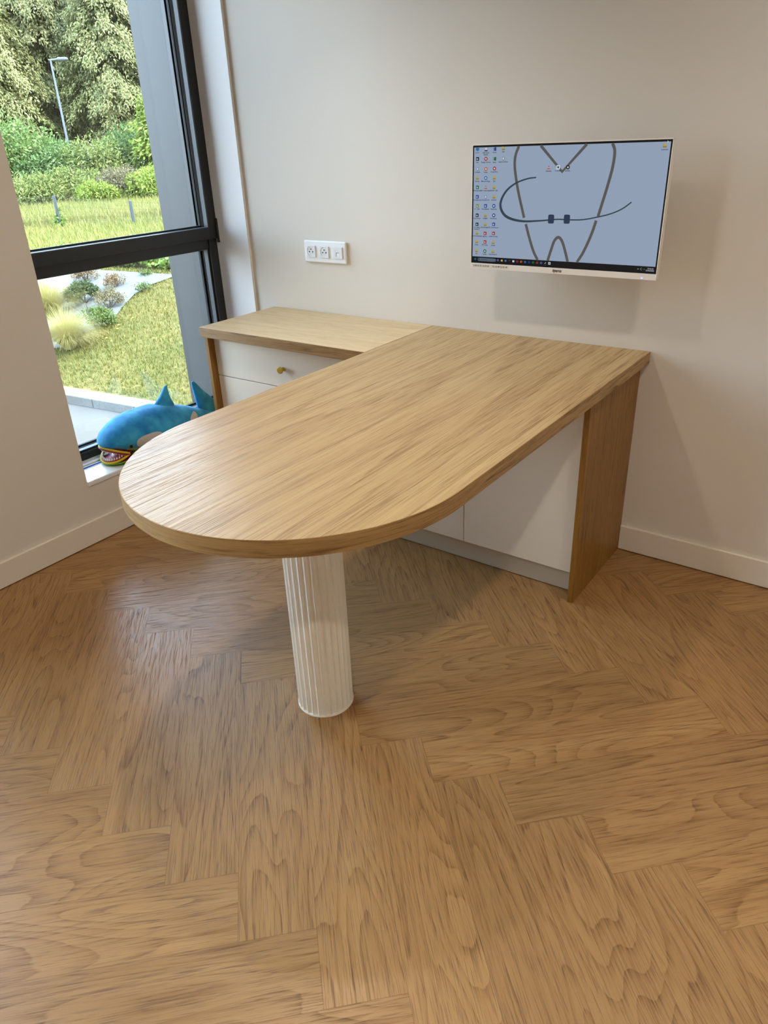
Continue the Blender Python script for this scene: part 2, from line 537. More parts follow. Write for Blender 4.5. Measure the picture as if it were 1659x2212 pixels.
# ------------------------------------------------------------------ desk with rounded end and fluted column
H, BT = 0.75, 0.04
DX0, DX1, DYC, DRY = 0.9525, 1.7925, -1.235, 0.4334
desk = empty('desk', (1.372, -1.2, 0.0), 'oak desk top with rounded free end carried by a cream fluted column', 'desk')
def desktop():
    mb = MB()
    cx, rx = (DX0 + DX1) / 2, (DX1 - DX0) / 2
    pts = [(DX1, -0.001)]
    N = 72
    for i in range(N + 1):
        a = PI * i / N
        pts.append((cx + rx * math.cos(a), DYC - DRY * math.sin(a)))
    pts.append((DX0, -0.001))
    top = [(x, y, H) for x, y in pts]
    bot = [(x, y, H - BT) for x, y in pts]
    mb.face(top[::-1], [(y, x) for x, y in pts[::-1]], mi=0, rn=0.41)
    mb.face(bot, [(y, x) for x, y in pts], mi=0, rn=0.5)
    s = 0
    for i in range(len(pts) - 1):
        d = math.dist(pts[i], pts[i + 1])
        mb.face([bot[i + 1], bot[i], top[i], top[i + 1]][::-1], [(s + d, -BT), (s, -BT), (s, 0), (s + d, 0)][::-1], mi=1, rn=0.2)
        s += d
    mb.face([bot[0], bot[-1], top[-1], top[0]][::-1], None, mi=1)
    return mb
do = desktop().build('desktop', [M['oak'], M['oak_edge']], desk, bevel=0.0015, seg=2, angle=40)
bm = bmesh.new(); bm.from_mesh(do.data); bmesh.ops.recalc_face_normals(bm, faces=bm.faces); bm.to_mesh(do.data); bm.free()

def column(cx, cy, r, z1):
    bm = bmesh.new()
    nf, sub = 28, 10
    zs = [(0.0, 0.0), (0.0035, 0.0), (0.0036, 1.0), (z1, 1.0)]
    rings = []
    for z, depth in zs:
        vs_ = []
        for k in range(nf * sub):
            a = 2 * PI * k / (nf * sub)
            t = (k % sub) / sub
            d = 0.0058 * math.sin(PI * t) ** 0.8 * depth
            rr = r - d + (0.0012 if depth == 0 else 0)
            vs_.append(bm.verts.new((cx + rr * math.cos(a), cy + rr * math.sin(a), z)))
        rings.append(vs_)
    n = nf * sub
    for a, b in zip(rings[:-1], rings[1:]):
        for k in range(n):
            bm.faces.new((a[k], a[(k + 1) % n], b[(k + 1) % n], b[k]))
    bm.faces.new(rings[0][::-1]); bm.faces.new(rings[-1])
    return bm
bm_obj('column', column(1.3708, -1.248, 0.077, H - BT), M['column'], desk)

# ------------------------------------------------------------------ side counter, drawer unit, door unit
XC, DC = 0.1084, 0.4477
mb = MB(); mb.box(XC, DX0 - 0.0008, -DC, -0.001, H - BT, H, 'x', 0, 0.63)
ct = mb.build('countertop', [M['oak_light'], M['oak_edge']], bevel=0.0015)
for p in ct.data.polygons:
    if abs(p.normal.z) < 0.5: p.material_index = 1
tag(ct, 'pale oak counter top over the drawer unit by the window', 'countertop')

YD = -0.40                                   # face of doors and drawers
du = empty('drawer_cabinet', (0.5, -0.2, 0.0), 'cream drawer unit with brass knob and oak side under the counter', 'cabinet')
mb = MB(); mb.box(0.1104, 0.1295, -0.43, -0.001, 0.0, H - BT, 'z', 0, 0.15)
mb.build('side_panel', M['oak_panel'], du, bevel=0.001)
mb = MB(); mb.box(0.13, 0.925, YD + 0.022, -0.003, 0.09, H - BT - 0.001)
mb.build('body', M['carcass'], du)
mb = MB(); mb.box(0.13, 0.9255, -0.37, -0.352, 0.002, 0.0885)
mb.build('plinth', M['plinth'], du, bevel=0.001)
def knob(x, z, parent):
    bm = bmesh.new()
    tube(bm, [(x, YD, z), (x, YD - 0.004, z), (x, YD - 0.006, z), (x, YD - 0.016, z)], [0.0085, 0.0075, 0.0055, 0.0055], 24)
    tube(bm, [(x, YD - 0.016, z), (x, YD - 0.0165, z), (x, YD - 0.023, z), (x, YD - 0.024, z)], [0.012, 0.0135, 0.0135, 0.0125], 32)
    bm_obj('knob', bm, M['brass'], parent, bevel=0.0005)
for (za, zb) in ((0.5435, 0.7080), (0.3175, 0.5405), (0.0905, 0.3145)):
    mb = MB(); mb.box(0.1315, 0.9205, YD, YD + 0.019, za, zb)
    dr = mb.build('drawer', M['lacquer'], du, bevel=0.001)
    knob(0.512, zb - 0.090, dr)

bu = empty('base_cabinet', (1.34, -0.2, 0.0), 'cream two door cabinet with oak end panel below the desk', 'cabinet')
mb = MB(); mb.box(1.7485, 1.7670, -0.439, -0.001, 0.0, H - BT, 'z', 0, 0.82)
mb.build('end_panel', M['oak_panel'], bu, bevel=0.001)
mb = MB(); mb.box(0.926, 1.748, YD + 0.022, -0.003, 0.09, H - BT - 0.001)
mb.build('body', M['carcass'], bu)
mb = MB(); mb.box(0.926, 1.7482, -0.372, -0.352, 0.002, 0.0885)
mb.build('plinth', M['plinth'], bu, bevel=0.001)
for (xa, xb) in ((0.9235, 1.3258), (1.3284, 1.7458)):
    mb = MB(); mb.box(xa, xb, YD, YD + 0.019, 0.0895, 0.7085)
    mb.build('door', M['lacquer'], bu, bevel=0.001)

# ------------------------------------------------------------------ socket plate
SX, SZ1 = 0.3249, 1.0415
so = empty('socket_plate', (SX + 0.111, 0.0, SZ1 - 0.043), 'white triple socket plate with two power outlets and a data port', 'wall socket')
mb = MB(); mb.box(SX, SX + 0.222, -0.011, -0.0003, SZ1 - 0.0862, SZ1)
mb.build('plate', M['plastic'], so, bevel=0.0085, seg=5)
def insert(cx, cz, data):
    h = 0.0225
    yf = -0.0155
    mb = MB()
    c0 = (cx - h, cx + h, cz - h, cz + h)
    mb.box(c0[0], c0[1], yf + 0.0015, -0.009, c0[2], c0[3])
    r = 0.0198
    N = 48
    if not data:
        def sq(a):
            x, z = math.cos(a), math.sin(a)
            k = h / max(abs(x), abs(z))
            return x * k, z * k
        for k in range(N):
            a, b = 2 * PI * (k + 0.5) / N - PI / N, 2 * PI * (k + 1.5) / N - PI / N
            qa, qb = sq(a), sq(b)
            ca, cb = (r * math.cos(a), r * math.sin(a)), (r * math.cos(b), r * math.sin(b))
            P = lambda q, y: (cx + q[0], y, cz + q[1])
            mb.face([P(qa, yf), P(qb, yf), P(cb, yf), P(ca, yf)])
            mb.face([P(qa, yf + 0.0016), P(qb, yf + 0.0016), P(qb, yf), P(qa, yf)])
            mb.face([P(ca, yf), P(cb, yf), P(cb, yf + 0.0014), P(ca, yf + 0.0014)])
    else:
        # frame around the rectangular port
        pw, ph, pz = 0.0085, 0.0075, -0.006
        mb.box(c0[0], cx - pw, yf, yf + 0.0016, c0[2], c0[3])
        mb.box(cx + pw, c0[1], yf, yf + 0.0016, c0[2], c0[3])
        mb.box(cx - pw, cx + pw, yf, yf + 0.0016, cz + pz + ph, c0[3])
        mb.box(cx - pw, cx + pw, yf, yf + 0.0016, c0[2], cz + pz - ph)
    o = mb.build('data_outlet' if data else 'power_outlet', M['plastic2'], so, bevel=0.0004)
    if not data:
        for sx_ in (-1, 1):
            bm = bmesh.new()
            tube(bm, [(cx + sx_ * 0.0088, yf + 0.0015, cz - 0.0015), (cx + sx_ * 0.0088, yf + 0.0004, cz - 0.0015)], 0.0027, 16)
            bm_obj('contact_hole', bm, M['black'], o)
        bm = bmesh.new()
        tube(bm, [(cx, yf + 0.0015, cz + 0.0088), (cx, yf - 0.0015, cz + 0.0088), (cx, yf - 0.0025, cz + 0.0088)], [0.0023, 0.0023, 0.0012], 16)
        bm_obj('earth_pin', bm, M['metal'], o)
    else:
        mb = MB(); mb.box(cx - 0.0086, cx + 0.0086, yf + 0.0005, yf + 0.0014, cz - 0.0136, cz + 0.0016)
        mb.build('port_shutter', M['plastic'], o)
        mb = MB(); mb.box(cx - 0.0092, cx - 0.0076, yf - 0.0004, yf + 0.0012, cz - 0.0136, cz + 0.0016); mb.box(cx - 0.0086, cx + 0.0086, yf - 0.0004, yf + 0.0012, cz + 0.0006, cz + 0.002)
        mb.build('port_rim', M['metal'], o)
        mb = MB(); mb.box(cx - 0.010, cx + 0.009, yf - 0.0003, yf + 0.0005, cz + 0.0065, cz + 0.0135)
        mb.build('label_window', M['plastic'], o)
        mb = MB(); mb.box(cx - 0.0095, cx - 0.0085, yf - 0.0005, yf, cz + 0.007, cz + 0.013); mb.box(cx + 0.002, cx + 0.006, yf - 0.0005, yf, cz + 0.0085, cz + 0.0095); mb.box(cx - 0.004, cx - 0.001, yf - 0.0005, yf, cz + 0.0115, cz + 0.0125)
        mb.build('mark', M['metal'], o)
cz0 = SZ1 - 0.0431
insert(SX + 0.040, cz0 + 0.0005, False)
insert(SX + 0.111, cz0, False)
insert(SX + 0.182, cz0, True)

# ------------------------------------------------------------------ monitor
MX0, MX1, MZ0, MZ1, MY = 1.1867, 1.8174, 0.99655, 1.3761, -0.13
mon = empty('monitor', (1.502, -0.06, 1.186), 'white framed flat screen on the wall showing a tooth with braces', 'monitor')
mw, mh = MX1 - MX0, MZ1 - MZ0
def S(s, t, y=MY):
    return (MX0 + s * mw, y, MZ0 + t * mh)
# housing: shell with thin rim, chin and a bulged back
mb = MB()
mb.box(MX0, MX1, MY + 0.0005, MY + 0.022, MZ0, MZ1)
mb.box(MX0, MX1, MY - 0.0012, MY + 0.002, MZ0, MZ0 + 0.0475 * mh)
mb.box(MX0, MX0 + 0.0022, MY - 0.001, MY + 0.002, MZ0, MZ1)
mb.box(MX1 - 0.0026, MX1, MY - 0.001, MY + 0.002, MZ0, MZ1)
mb.box(MX0, MX1, MY - 0.001, MY + 0.002, MZ1 - 0.0032, MZ1)
mb.build('housing', M['mon_white'], mon, merge=False, bevel=0.0006)
mb = MB(); mb.box(1.36, 1.645, MY + 0.022, MY + 0.045, 1.06, 1.32)
mb.build('back_cover', M['mon_white'], mon, bevel=0.012, seg=3)
bm = bmesh.new()
tube(bm, [(1.502, MY + 0.045, 1.186), (1.502, -0.012, 1.186)], 0.028, 20)
bm_obj('wall_arm', bm, M['metal'], mon)
mb = MB(); mb.box(1.44, 1.564, -0.012, -0.0004, 1.12, 1.25)
mb.build('wall_bracket', M['metal'], mon, bevel=0.002)

SCR = {}
def scr(key, r, g, b, k=1.0):
    SCR[key] = emit('screen_' + key, rgb(r, g, b), k)
scr('paper', 156, 172, 196); scr('line', 92, 90, 86); scr('wire', 50, 68, 80); scr('block', 42, 58, 84)
scr('bezel', 3, 3, 5); scr('bar', 4, 6, 10); scr('pill', 88, 104, 122); scr('ink', 18, 22, 30); scr('white', 214, 222, 234)
scr('folder', 186, 168, 92); scr('folder2', 150, 132, 66); scr('blue', 30, 62, 150); scr('cyan', 34, 118, 168); scr('green', 24, 110, 60)
scr('red', 165, 36, 44); scr('orange', 200, 96, 40); scr('dark', 14, 16, 22); scr('lime', 120, 140, 40); scr('violet', 96, 92, 190)
KEYS = list(SCR)
MI = {k: i for i, k in enumerate(KEYS)}
display = MB()
def rect(s0, s1, t0, t1, key, y):
    display.face([S(s0, t0, y), S(s1, t0, y), S(s1, t1, y), S(s0, t1, y)], mi=MI[key])
def disc(s, t, r, key, y, n=18, sq=None):
    pts = []
    for k in range(n):
        a = 2 * PI * k / n
        c_, s_ = math.cos(a), math.sin(a)
        if sq:
            c_, s_ = math.copysign(abs(c_) ** sq, c_), math.copysign(abs(s_) ** sq, s_)
        pts.append((MX0 + s * mw + r[0] * c_, y, MZ0 + t * mh + r[1] * s_))
    display.face(pts, mi=MI[key])
def smooth_path(p, n=10):
    P = [Vector((a, b)) for a, b in p]
    P = [P[0] * 2 - P[1]] + P + [P[-1] * 2 - P[-2]]
    out = []
    for i in range(1, len(P) - 2):
        for k in range(n):
            t = k / n
            a, b, c, d = P[i - 1], P[i], P[i + 1], P[i + 2]
            out.append(0.5 * ((2 * b) + (c - a) * t + (2 * a - 5 * b + 4 * c - d) * t * t + (3 * b - a - 3 * c + d) * t ** 3))
    out.append(P[-2])
    return out
def stroke(p, w, key, y, smooth=True, n=10):
    pts = smooth_path(p, n) if smooth else [Vector(q) for q in p]
    pts = [Vector((MX0 + q.x * mw, MZ0 + q.y * mh)) for q in pts]
    L = len(pts)
    ed = []
    for i, q in enumerate(pts):
        d = (pts[min(i + 1, L - 1)] - pts[max(i - 1, 0)]).normalized()
        nn = Vector((-d.y, d.x))
        ww = (w(i / (L - 1)) if callable(w) else w) / 2
        ed.append((q + nn * ww, q - nn * ww))
    for (a, b), (c, d) in zip(ed[:-1], ed[1:]):
        display.face([(b.x, y, b.y), (d.x, y, d.y), (c.x, y, c.y), (a.x, y, a.y)], mi=MI[key])
def text_faces(txt, size, bold=False, shear=0.0, align='CENTER', spacing=1.0):
    cu = bpy.data.curves.new('t', 'FONT')
    cu.body = txt; cu.size = size; cu.align_x = align; cu.align_y = 'CENTER'; cu.shear = shear; cu.space_character = spacing
    cu.resolution_u = 2
    if bold: cu.offset = size * 0.02
    ob = bpy.data.objects.new('t', cu)
    COL.objects.link(ob)
    dg = bpy.context.evaluated_depsgraph_get()
    me = ob.evaluated_get(dg).to_mesh()
    out = [[tuple(me.vertices[i].co[:2]) for i in p.vertices] for p in me.polygons]
    ob.evaluated_get(dg).to_mesh_clear()
    bpy.data.objects.remove(ob); bpy.data.curves.remove(cu)
    return out
def put_text(mb, txt, s, t, size, mi, y, **k):
    for poly in text_faces(txt, size, **k):
        mb.face([(MX0 + s * mw + a, y, MZ0 + t * mh + b) for a, b in poly], mi=mi)
L0, L1, L2, L3 = MY - 0.0001, MY - 0.0004, MY - 0.0007, MY - 0.0010
rect(0.0036, 0.9958, 0.0485, 0.9915, 'bezel', MY + 0.0002)
rect(0.0100, 0.9885, 0.1035, 0.9765, 'paper', L0)
rect(0.0100, 0.9885, 0.0575, 0.1035, 'bar', L0)
TW = 0.0088
clipt = 0.1036
stroke([(0.2589, 0.9765), (0.2435, 0.9128), (0.2405, 0.8353), (0.2532, 0.7197), (0.2721, 0.6027), (0.3044, 0.4354)], TW, 'line', L1)
stroke([(0.3154, 0.3866), (0.3365, 0.2878), (0.3636, 0.1777), (0.3905, clipt)], TW, 'line', L1)
stroke([(0.3745, 0.9765), (0.4926, 0.7845), (0.6060, 0.9765)], TW, 'line', L1, smooth=False)
stroke([(0.7275, 0.9765), (0.7411, 0.9199), (0.7382, 0.8145), (0.7232, 0.6875), (0.7043, 0.5574), (0.6897, 0.4596)], TW, 'line', L1)
stroke([(0.6826, 0.4285), (0.6632, 0.3176), (0.6315, 0.1867), (0.6025, clipt)], TW, 'line', L1)
stroke([(0.4462, clipt), (0.4622, 0.1962), (0.4758, 0.2631), (0.4953, 0.2918), (0.515, 0.2657), (0.5327, 0.2012), (0.5535, clipt)], TW, 'line', L1)
stroke([(0.3594, 0.7442), (0.3135, 0.7352), (0.2537, 0.7039), (0.2047, 0.6506), (0.175, 0.5798), (0.1703, 0.5139), (0.1941, 0.4538), (0.2385, 0.4219), (0.3014, 0.408), (0.3704, 0.413), (0.434, 0.4219), (0.489, 0.4304), (0.5543, 0.4288), (0.618, 0.4333), (0.6934, 0.4567), (0.753, 0.4823), (0.8039, 0.5192), (0.8432, 0.5669)],
       lambda f: 0.0036 + 0.0050 * math.exp(-((f - 0.33) / 0.19) ** 2), 'wire', L2)
for s_, t_ in ((0.4512, 0.4312), (0.5339, 0.4333)):
    disc(s_, t_, (0.0100, 0.0132), 'block', L3, 28, 0.35)

IW = 0.0058
def icon(kind, s, t, label, two=None):
    x = IW / mw; z = IW / mh
    def R_(a0, a1, b0, b1, key, y=L2): rect(s + a0 * x, s + a1 * x, t + b0 * z, t + b1 * z, key, y)
    if kind == 'folder':
        R_(-0.9, 0.9, -0.8, 0.7, 'folder'); R_(-0.9, -0.1, 0.7, 0.95, 'folder'); R_(-0.9, 0.9, -0.8, -0.2, 'folder2', L3)
    elif kind == 'pc':
        R_(-1, 1, -0.5, 0.8, 'cyan'); R_(-0.4, 0.4, -0.9, -0.5, 'cyan')
    elif kind == 'bin':
        R_(-0.6, 0.6, -0.9, 0.7, 'pill'); R_(-0.4, 0.4, -0.6, 0.5, 'white', L3)
    elif kind == 'ring':
        disc(s, t, (IW, IW), two or 'red', L2); disc(s, t, (IW * 0.45, IW * 0.45), 'white', L3)
    elif kind == 'cone':
        x0, z0 = MX0 + s * mw, MZ0 + t * mh
        display.face([(x0 - IW, L2, z0 - IW * 0.8), (x0 + IW, L2, z0 - IW * 0.8), (x0 + IW * 0.8, L2, z0 - IW * 0.4), (x0 - IW * 0.8, L2, z0 - IW * 0.4)], mi=MI['orange'])
        display.face([(x0 - IW * 0.5, L2, z0 - IW * 0.4), (x0 + IW * 0.5, L2, z0 - IW * 0.4), (x0, L2, z0 + IW)], mi=MI['red'])
        R_(-0.35, 0.35, -0.2, 0.15, 'white', L3)
    elif kind == 'tile':
        R_(-0.9, 0.9, -0.9, 0.9, two or 'dark'); R_(-0.45, 0.3, -0.45, 0.3, 'white', L3)
        R_(-0.15, 0.55, -0.05, 0.12, two or 'dark', L3 - 0.0002)
    elif kind == 'doc':
        R_(-0.1, 0.95, -0.9, 0.9, two or 'blue'); R_(-0.95, 0.1, -0.55, 0.55, two or 'blue', L3); R_(-0.95, -0.25, -0.15, 0.15, 'white', L3 - 0.0002)
    elif kind == 'user':
        disc(s, t + 0.35 * z, (IW * 0.55, IW * 0.55), 'white', L2); R_(-0.9, 0.9, -0.9, -0.4, 'dark')
    elif kind == 'star':
        R_(-1, 1, -1, 1, 'white')
        x0, z0 = MX0 + s * mw, MZ0 + t * mh
        pts = []
        for k in range(10):
            a = PI / 2 + PI * k / 5
            r = IW * (0.8 if k % 2 == 0 else 0.36)
            pts.append((x0 + r * math.cos(a), z0 + r * math.sin(a)))
        for k in range(10):
            a, b = pts[k], pts[(k + 1) % 10]
            display.face([(x0, L3, z0), (a[0], L3, a[1]), (b[0], L3, b[1])], mi=MI['ink'])
    if label:
        for q, line in enumerate(label.split('\n')):
            put_text(display, line, s, t - 0.0255 - q * 0.0145, 0.0052, MI['ink'], L3 - 0.0003, bold=True)
c1 = [(0.0296, 0.9623), (0.0308, 0.8901), (0.0319, 0.8132), (0.032, 0.7429), (0.033, 0.6696), (0.0333, 0.5945), (0.0342, 0.5218), (0.0346, 0.4462), (0.0347, 0.3722), (0.0349, 0.3005), (0.035, 0.2283), (0.0352, 0.1532)]
k1 = [('pc', 'Ce PC'), ('tile', 'Scan'), ('bin', 'Corbeille'), ('folder', 'Dossier'), ('tile', 'Téléchargement', 'green'), ('tile', 'OrthoModule', 'blue'), ('tile', 'IC - CBX', 'lime'), ('tile', 'TeamViewer', 'dark'), ('tile', 'CS Imaging\nSoftware', 'dark'), ('folder', 'PHOTOGRAPHIE'), ('folder', 'Divers'), ('folder', 'DL')]
c2 = [(0.0783, 0.9602), (0.0788, 0.8888), (0.0802, 0.8121), (0.0805, 0.7423), (0.0818, 0.6696), (0.0824, 0.595), (0.0828, 0.5229), (0.0834, 0.4478), (0.0837, 0.3743), (0.0842, 0.2997), (0.0847, 0.2294), (0.0851, 0.1522)]
k2 = [('user', 'OBS Studio\nRender'), ('ring', 'Google Chrome', 'red'), ('ring', 'Firefox', 'orange'), ('ring', 'Microsoft Edge', 'cyan'), ('cone', 'VLC media player'), ('bin', 'Checklist.CLF'), ('tile', 'OrthoMobile', 'blue'), ('folder', 'ADMIN'), ('folder', 'PANORAMIC...'), ('tile', 'MyPrint', 'red'), ('tile', 'PDF Utility', 'red'), ('ring', 'Spotify', 'green')]
c3 = [(0.127, 0.9615), (0.1278, 0.8875), (0.1286, 0.8145), (0.1294, 0.7431), (0.13, 0.6696), (0.1308, 0.5956), (0.1314, 0.5239), (0.1322, 0.4493), (0.133, 0.3764), (0.1337, 0.3026), (0.1337, 0.2278), (0.1335, 0.1535)]
k3 = [('doc', 'Word', 'blue'), ('doc', 'Excel', 'green'), ('ring', 'PowerPoint', 'red'), ('folder', 'Bail'), ('folder', 'RADIO CBX'), ('folder', 'AUDIOS'), ('ring', 'RealGuide', 'blue'), ('ring', 'RealViewer', 'blue'), ('tile', 'HS_TeamViewer', 'blue'), ('tile', 'Adobe Acrobat', 'red'), ('folder', 'SCANS'), ('folder', 'ASSURANCES')]
for cs, ks in ((c1, k1), (c2, k2), (c3, k3)):
    for (s_, t_), k_ in zip(cs, ks):
        icon(k_[0], s_, t_, k_[1], k_[2] if len(k_) > 2 else None)
icon('folder', 0.1758, 0.9636, 'PDF'); icon('bin', 0.1769, 0.8891, "Capture d'écran")
icon('cone', 0.4225, 0.8161, 'Camtasia'); icon('star', 0.4712, 0.8172, 'Orthokis'); icon('ring', 0.5208, 0.8161, 'Obsidio', 'dark')
icon('folder', 0.9640, 0.9500, 'Commun')
# taskbar
for a_ in (0, 1):
    for b_ in (0, 1):
        rect(0.0235 + a_ * 0.0048, 0.0277 + a_ * 0.0048, 0.0735 + b_ * 0.0085, 0.081 + b_ * 0.0085, 'cyan', L2)
disc(0.0975, 0.0800, (0.0545 * mw, 0.0138 * mh), 'pill', L1, 36, 0.35)
put_text(display, 'Rechercher', 0.062, 0.0800, 0.0055, MI['ink'], L2, align='LEFT')
disc(0.0505, 0.0810, (0.0022, 0.0022), 'ink', L2)
tk = ['violet', 'folder', 'cyan', 'dark', 'white', 'red', 'orange', 'cyan', 'blue', 'green', 'red', 'violet', 'white', 'white']
for i, key in enumerate(tk):
    s_ = 0.1647 + i * 0.02246
    if i in (1, 2, 4): rect(s_ - 0.0055, s_ + 0.0055, 0.073, 0.089, key, L2)
    elif i == 3: rect(s_ - 0.006, s_ + 0.006, 0.083, 0.086, 'pill', L2)
    elif i == 13:
        rect(s_ - 0.006, s_ + 0.006, 0.072, 0.0915, 'white', L2); rect(s_ - 0.0025, s_ + 0.0025, 0.0775, 0.0860, 'bar', L3)
    elif i == 12:
        stroke([(s_ - 0.003, 0.076), (s_ + 0.003, 0.088)], 0.0016, 'white', L2, False)
        rect(s_ - 0.006, s_ + 0.006, 0.0645, 0.0665, 'pill', L2)
    else:
        disc(s_, 0.0812, (0.0040, 0.0034), key, L2); disc(s_ + 0.001, 0.0808, (0.0016, 0.0014), 'bar', L3)
stroke([(0.906, 0.0775), (0.9091, 0.083), (0.912, 0.0775)], 0.001, 'white', L2, False)
rect(0.9205, 0.9285, 0.0735, 0.0745, 'white', L2); rect(0.9205, 0.9213, 0.0745, 0.0875, 'white', L2); rect(0.9205, 0.9285, 0.0865, 0.0875, 'white', L2)
rect(0.9355, 0.9410, 0.077, 0.084, 'pill', L2)
put_text(display, '10:46:45', 0.9670, 0.0860, 0.0055, MI['white'], L2)
put_text(display, '02/06/2025', 0.9660, 0.0715, 0.0055, MI['white'], L2)
# mouse arrow
display.face([S(0.9735, 0.985, L3), S(0.9735, 0.968, L3), S(0.9785, 0.9735, L3)], mi=MI['white'])
dsp = display.build('display', [SCR[k] for k in KEYS], mon, merge=False)
# stickers, maker's lettering, power light on the chin
def sticker(s0, s1, txt):
    mb = MB()
    a, b = S(s0, 0.0085), S(s1, 0.0425)
    mb.box(a[0], b[0], MY - 0.0017, MY - 0.0011, a[2], b[2])
    st_ = mb.build('sticker', M['sticker'], mon)
    mt = MB()
    put_text(mt, txt, (s0 + s1) / 2 - 0.001, 0.0262, 0.0074, 0, MY - 0.0019, bold=True)
    mt.build('lettering', M['black'], st_, merge=False)
M['sticker'] = plain('paper_sticker', rgb(229, 224, 216), 0.6)
sticker(0.0085, 0.1235, 'CAB 02 59 16 59 55')
sticker(0.1255, 0.2305, 'OL 03 89 32 81 49')
mt = MB(); put_text(mt, 'iiyama', 0.500, 0.0262, 0.0132, 0, MY - 0.0016, bold=True, shear=0.22, spacing=0.95)
mt.build('lettering', M['black'], mon, merge=False)
mb = MB(); q = S(0.9321, 0.0125)
mb.box(q[0] - 0.0025, q[0] + 0.0025, MY - 0.0018, MY - 0.0011, q[2] - 0.0018, q[2] + 0.0018)
mb.build('power_light', emit('power_led', (0.25, 0.25, 1.0, 1), 4.0), mon)

# ------------------------------------------------------------------ plush toy on the sill
XW = -0.082
def plush_mat():
    m, n, l, p = new_mat('blue_plush')
    tc = n.new('ShaderNodeTexCoord')
    nz = n.new('ShaderNodeTexNoise'); nz.inputs['Scale'].default_value = 16; nz.inputs['Detail'].default_value = 3
    l.new(tc.outputs['Object'], nz.inputs['Vector'])
    rp = n.new('ShaderNodeValToRGB')
    rp.color_ramp.elements[0].position = 0.35; rp.color_ramp.elements[0].color = rgb(16, 126, 196)
    rp.color_ramp.elements[1].position = 0.68; rp.color_ramp.elements[1].color = rgb(62, 176, 226)
    l.new(nz.outputs['Fac'], rp.inputs[0])
    sx = n.new('ShaderNodeSeparateXYZ'); l.new(tc.outputs['Object'], sx.inputs[0])
    def mth(op, a, b=0.0):
        t = n.new('ShaderNodeMath'); t.operation = op
        for i, q in enumerate((a, b)):
            if isinstance(q, (int, float)): t.inputs[i].default_value = q
            else: l.new(q, t.inputs[i])
        return t.outputs[0]
    def ell(yc, zc, ra, rb, tilt):
        dy, dz = mth('SUBTRACT', sx.outputs[1], yc), mth('SUBTRACT', sx.outputs[2], zc)
        c_, s_ = math.cos(tilt), math.sin(tilt)
        a = mth('ADD', mth('MULTIPLY', dy, c_ / ra), mth('MULTIPLY', dz, s_ / ra))
        b = mth('ADD', mth('MULTIPLY', dy, -s_ / rb), mth('MULTIPLY', dz, c_ / rb))
        return mth('LESS_THAN', mth('ADD', mth('POWER', mth('ABSOLUTE', a), 2.6), mth('POWER', mth('ABSOLUTE', b), 2.6)), 1.0)
    patch = mth('MAXIMUM', ell(-0.715, 0.335, 0.060, 0.026, 0.0), ell(-0.455, 0.345, 0.03, 0.016, 0.3))
    mx = n.new('ShaderNodeMixRGB'); mx.inputs[2].default_value = rgb(204, 200, 198)
    l.new(patch, mx.inputs[0]); l.new(rp.outputs[0], mx.inputs[1])
    # mustard underside below a slanting line from the mouth corner
    line = mth('ADD', mth('MULTIPLY', mth('ADD', sx.outputs[1], 0.78), -0.05), 0.3125)
    low_ = mth('LESS_THAN', sx.outputs[2], line)
    m2 = n.new('ShaderNodeMixRGB'); m2.inputs[2].default_value = rgb(196, 160, 22)
    l.new(low_, m2.inputs[0]); l.new(mx.outputs[0], m2.inputs[1])
    l.new(m2.outputs[0], p.inputs['Base Color'])
    p.inputs['Roughness'].default_value = 0.85
    p.inputs['Sheen Weight'].default_value = 0.35
    p.inputs['Sheen Roughness'].default_value = 0.4
    p.inputs['Sheen Tint'].default_value = (0.55, 0.85, 1, 1)
    b = n.new('ShaderNodeBump'); b.inputs['Strength'].default_value = 0.5; b.inputs['Distance'].default_value = 0.002
    n2 = n.new('ShaderNodeTexNoise'); n2.inputs['Scale'].default_value = 420
    l.new(tc.outputs['Object'], n2.inputs['Vector']); l.new(n2.outputs['Fac'], b.inputs['Height']); l.new(b.outputs['Normal'], p.inputs['Normal'])
    return m
M['plush'] = plush_mat()
M['plush_green'] = plain('green_plush', rgb(116, 186, 44), 0.85, bump=0.4, bscale=420, var=0.12)
M['plush_yellow'] = plain('yellow_felt', rgb(214, 184, 30), 0.8)
M['mouth_red'] = plain('red_felt', rgb(142, 22, 44), 0.6)
M['tongue'] = plain('pink_satin', rgb(176, 52, 78), 0.35)
M['tooth'] = plain('white_felt', rgb(236, 232, 224), 0.6)
M['eye_grey'] = plain('grey_eye_ring', rgb(96, 118, 128), 0.5)
M['eye_black'] = plain('black_eye', rgb(6, 6, 8), 0.15)

toy = empty('plush_toy', (XW, -0.6, SZ), 'blue plush sea animal with open toothy mouth lying on the window sill', 'plush toy')
def interp(tab, y):
    ys = [r[0] for r in tab]
    return [float(np.interp(y, ys, [r[k] for r in tab])) for k in range(1, len(tab[0]))]
BODY = [(-0.880, 0.350, 0.340, 0.010), (-0.874, 0.362, 0.334, 0.032), (-0.862, 0.378, 0.326, 0.052), (-0.84, 0.396, 0.314, 0.070),
        (-0.80, 0.417, 0.298, 0.086), (-0.76, 0.430, 0.284, 0.100), (-0.72, 0.436, 0.264, 0.107), (-0.66, 0.437, 0.2575, 0.111),
        (-0.60, 0.436, 0.2575, 0.110), (-0.53, 0.415, 0.2585, 0.100), (-0.46, 0.392, 0.266, 0.084), (-0.40, 0.366, 0.276, 0.062),
        (-0.35, 0.340, 0.283, 0.044), (-0.31, 0.324, 0.286, 0.032), (-0.285, 0.312, 0.292, 0.018)]
bm = bmesh.new()
rings = []
ys = list(np.linspace(-0.880, -0.860, 5)) + list(np.linspace(-0.852, -0.285, 48))
NR = 44
